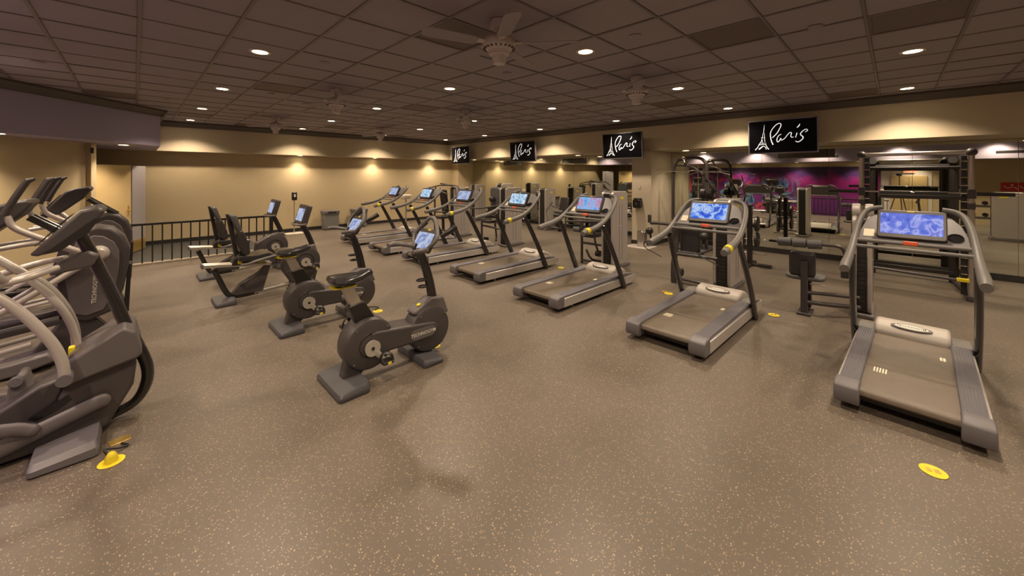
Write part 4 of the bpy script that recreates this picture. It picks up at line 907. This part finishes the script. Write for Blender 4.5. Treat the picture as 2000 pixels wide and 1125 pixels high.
for a, b in ((-.92, -.60), (.60, .95)): MB().cyl((0, a, 1.47), (0, b, 1.47), .026, 16).build('bar_sleeve', 'black', bb_)
for a, b in ((-.34, -.02), (.02, .36)): MB().cyl((0, a-.0, 1.475), (0, b, 1.475), .019, 12).build('bar_grip', 'black', bb_)
MB().cyl((-.04, -.46, 1.425), (-.04, .36, 1.425), .042, 18).build('squat_pad', 'pad_vinyl', t, .01)
MB().tube([(.0, -.56, .26), (.0, .58, .30)], .020, 10, 1).build('lower_bar', 'charcoal', t)
MB().box((0, -.50, .27), (.05, .16, .05)).build('safety_stop', 'yellow', t, .008)
MB().box((1.1, 0, .16), (.06, .96, .06)).build('rear_base_bar', 'black', t, .006)
# machines and racks out of frame, seen only in the mirrors
t = machine('broad silver weight machine reflected at the right frame edge', 3.9, -2.1)
MB().prism(rrect(.56, 1.22, .07, 6, 0, .66), -.02, .06, 'x').build('shield', 'shield', t, .015)
MB().bb(.06, .063, .02, .16, 1.12, 1.17).build('tag', 'yellow', t)
MB().prism(rrect(.54, 1.20, .07, 6, 0, .65), -.28, -.02, 'x').build('weight_frame', 'black', t)
MB().bb(-.35, .1, -.30, .30, 0, .05).build('base', 'charcoal_light', t, .01)
t = thing('dumbbell_rack', 'black dumbbell rack seen in the mirror left of the silver machine', 'rack', (2.2, -2.25, 0))
for s in (-.75, .75): MB().prism([(-.25, 0), (.25, 0), (.25, .05), (.05, 1.0), (-.02, 1.0), (-.2, .05)], s-.02, s+.02).build('side_frame', 'black', t)
for z in (.45, .80): MB().box((.1-z*.1, 0, z), (.30, 1.5, .03), Matrix.Rotation(R(-12), 3, 'Y')).build('shelf', 'charcoal', t)
db = None; n_ = 0
for z in (.47, .82):
    for k in range(6):
        if db is None:
            d_0 = thing('dumbbell', '', 'dumbbell', group='dumbbells on the rack')
            MB().cyl((-.06, 0, 0), (.06, 0, 0), .014, 8).build('handle', 'chrome', d_0)
            for s in (-1, 1): MB().lathe([(0, s*.06-.03), (.055, s*.06-.03), (.06, s*.06), (.055, s*.06+.03), (0, s*.06+.03)], (0, 0, 0), 'x', 12).build('weight_head', 'black', d_0)
            db = d_0; index(); d_ = d_0
        else: d_ = dup(db)
        d_.location = (2.2+.1-z*.1, -2.25-.6+k*.24, z+.075); d_['label'] = 'black dumbbell on the %s shelf of the rack, %s from its right end' % ('lower' if z < .6 else 'upper', ordn[k])
# camera on its tripod, reflected in the mirror (stands just behind the lens)
t = thing('camera_tripod', 'camera on a slim tripod, reflected in the mirror below the exit sign', 'tripod', (-.10, -.10, 0))
MB().box((-.03, -.03, 1.735), (.075, .13, .10), Matrix.Rotation(R(45), 3, 'Z')).build('camera_body', 'black', t, .01)
MB().cyl((0, 0, 1.735), (.045, .045, 1.735), .032, 16).build('lens', 'black_gloss', t)
MB().cyl((-.03, -.03, 1.2), (-.03, -.03, 1.69), .016, 10).build('centre_column', 'black', t)
for a in (45, 165, 285): MB().tube([(-.03, -.03, 1.35), (-.03+.36*math.cos(R(a+180)), -.03+.36*math.sin(R(a+180)), .0)], [.02, .012], 8, 1).build('leg', 'black', t)
# ------------------------------------------------------------------ small things
t = thing('hand_sanitiser_stand', 'black hand sanitiser dispenser on a pole before the back wall', 'dispenser', (3.33, 12.45, 0))
MB().box((0, -.02, 1.10), (.13, .10, .24)).build('dispenser', 'black', t, .02)
MB().box((0, -.072, 1.12), (.05, .004, .08)).build('drip_label', 'letter', t)
MB().cyl((0, 0, .02), (0, 0, .98), .014, 12).build('pole', 'alu', t)
MB().prism(rrect(.46, .36, .03), 0, .015, 'z').build('base', 'white_paint', t, .004)
t = thing('wipes_dispenser', 'black wall mounted paper dispenser on the beige column', 'dispenser', (8.88, 4.47, 1.02))
MB().prism(rrect(.20, .22, .05), -.15, 0, 'x').build('cover', 'black_gloss', t, .02)
MB().bb(-.14, 0, -.08, .08, .11, .135).build('lid', 'black', t, .008)
MB().box((-.152, 0, 0), (.004, .03, .02)).build('window', 'steel_brush', t)
tag(MB().prism(rrect(.05, .10, .02), -.01, 0, 'x').build('wall_switch', 'column_beige', None, .003), 'small beige fitting on the column above the dispenser', 'switch').location = (8.88, 4.45, 1.43)
t = thing('trash_can', 'small round steel trash can at the column base', 'trash can', (8.70, 4.30, 0))
MB().lathe([(0, 0), (.112, 0), (.115, .01), (.115, .36), (.108, .36), (.10, .30), (0, .30)], n=32).build('body', 'steel_brush', t)
MB().ring((0, 0, .36), .112, .006, 'z', 32, 8).build('rim', 'chrome', t)
tag(MB().prism(rrect(.55, .60, .05), .0, .006, 'z').build('floor_mat', 'cover_grey', None), 'pale mat under the steel trash can', 'mat').location = (8.66, 4.32, .001)
D.objects['trash_can'].location.z = .007
for i, (x, lb) in enumerate(((4.40, 'grey square bin against the back wall, left one'), (5.32, 'grey square bin against the back wall, right one'))):
    if i == 0:
        t = thing('waste_bin', lb, 'trash can', (x, 12.62, 0), group='grey square bins at the back wall')
        MB().prism([(-.20, .02), (.20, .02), (.22, .50), (-.22, .50)], -.17, .17).build('body', 'bin_grey', t, .015)
        MB().prism([(-.235, .49), (.235, .49), (.23, .60), (-.23, .60)], -.19, .19).build('lid', 'charcoal_light', t, .02)
        MB().bb(-.12, .12, -.195, -.188, .53, .57).build('flap', 'black', t); wb0 = t; index()
    else: t = dup(wb0); t.location = (x, 12.62, 0); t['label'] = lb
t = thing('stool', 'small pale stool behind the far treadmills by the back wall', 'stool', (6.90, 12.35, 0))
MB().lathe([(0, .86), (.17, .86), (.20, .90), (.20, 1.0), (.16, 1.02), (0, 1.02)], n=20).build('seat', 'white_paint', t)
MB().cyl((0, 0, .03), (0, 0, .86), .03, 12).build('pole', 'chrome', t)
MB().lathe([(0, 0), (.22, 0), (.20, .03), (.04, .045), (0, .045)], n=24).build('base', 'chrome', t)
# floor power boxes with yellow lids and cables
ob = None
for i, (x, y, rz, lb) in enumerate(((-.10, 3.33, 20, 'below the nearest elliptical'), (3.31, -.16, 15, 'at lower right before the nearest treadmill'), (2.15, 3.28, -10, 'behind the front foot of the nearest bike'),
                                   (2.19, 4.62, 10, 'between the two upright bikes'), (2.22, 6.1, 0, 'behind the second upright bike saddle'), (5.60, 1.05, 30, 'right of the second treadmill'), (5.52, 2.32, 25, 'left of the second treadmill'), (5.63, 4.38, 10, 'at the front of the fourth treadmill'))):
    lb = 'round yellow floor power outlet ' + lb
    if ob is None:
        t = thing('floor_outlet', lb, 'outlet', (x, y, .0), R(rz), group='yellow floor power outlets')
        MB().lathe([(0, 0), (.058, 0), (.060, .004), (.05, .007), (.046, .006), (0, .006)], n=24).build('plate', 'yellow', t)
        MB().bb(-.018, .018, -.03, -.005, .006, .008).bb(-.018, .018, .01, .03, .006, .008).build('socket_flap', 'brass', t); ob = t; index()
    else: t = dup(ob); t.location = (x, y, 0); t.rotation_euler = (0, 0, R(rz)); t['label'] = lb
for i, (x, y, rz) in enumerate(((-.07, 3.56, 10), (2.09, 4.72, 35), (2.08, 3.45, 20), (5.57, 2.40, 20))):
    tag(MB().prism(rrect(.10, .075, .012), 0, .006, 'z').build('outlet_lid', 'brass', None, .002), 'brass lid flap on the floor beside the outlet ' + ('under the nearest elliptical', 'between the upright bikes', 'behind the nearest bike', 'left of the second treadmill')[i], 'lid').matrix_world = Matrix.Translation((x, y, 0)) @ Matrix.Rotation(R(rz), 4, 'Z')
p = MB().lathe([(0, .008), (.03, .008), (.028, .035), (.018, .055), (.012, .06), (0, .06)], (-.10, 3.33, 0), 'z', 14)
tag(p.build('power_plug', 'yellow', None), 'yellow plug standing in the outlet below the nearest elliptical', 'plug')
tag(MB().tube([(-.115, 3.39, .012), (-.13, 3.41, .05), (-.07, 3.43, .02), (-.03, 3.45, .01), (-.06, 3.50, .01)], .006, 8, 5).build('extension_lead', 'black', None), 'coiled black lead beside the nearest elliptical trainer', 'cord')
tag(MB().tube([(2.17, 4.66, .012), (2.25, 4.72, .01), (2.20, 4.80, .012), (2.12, 4.84, .01)], .006, 8, 5).build('extension_lead', 'black', None), 'short black cord by the outlet between the upright bikes', 'cord')
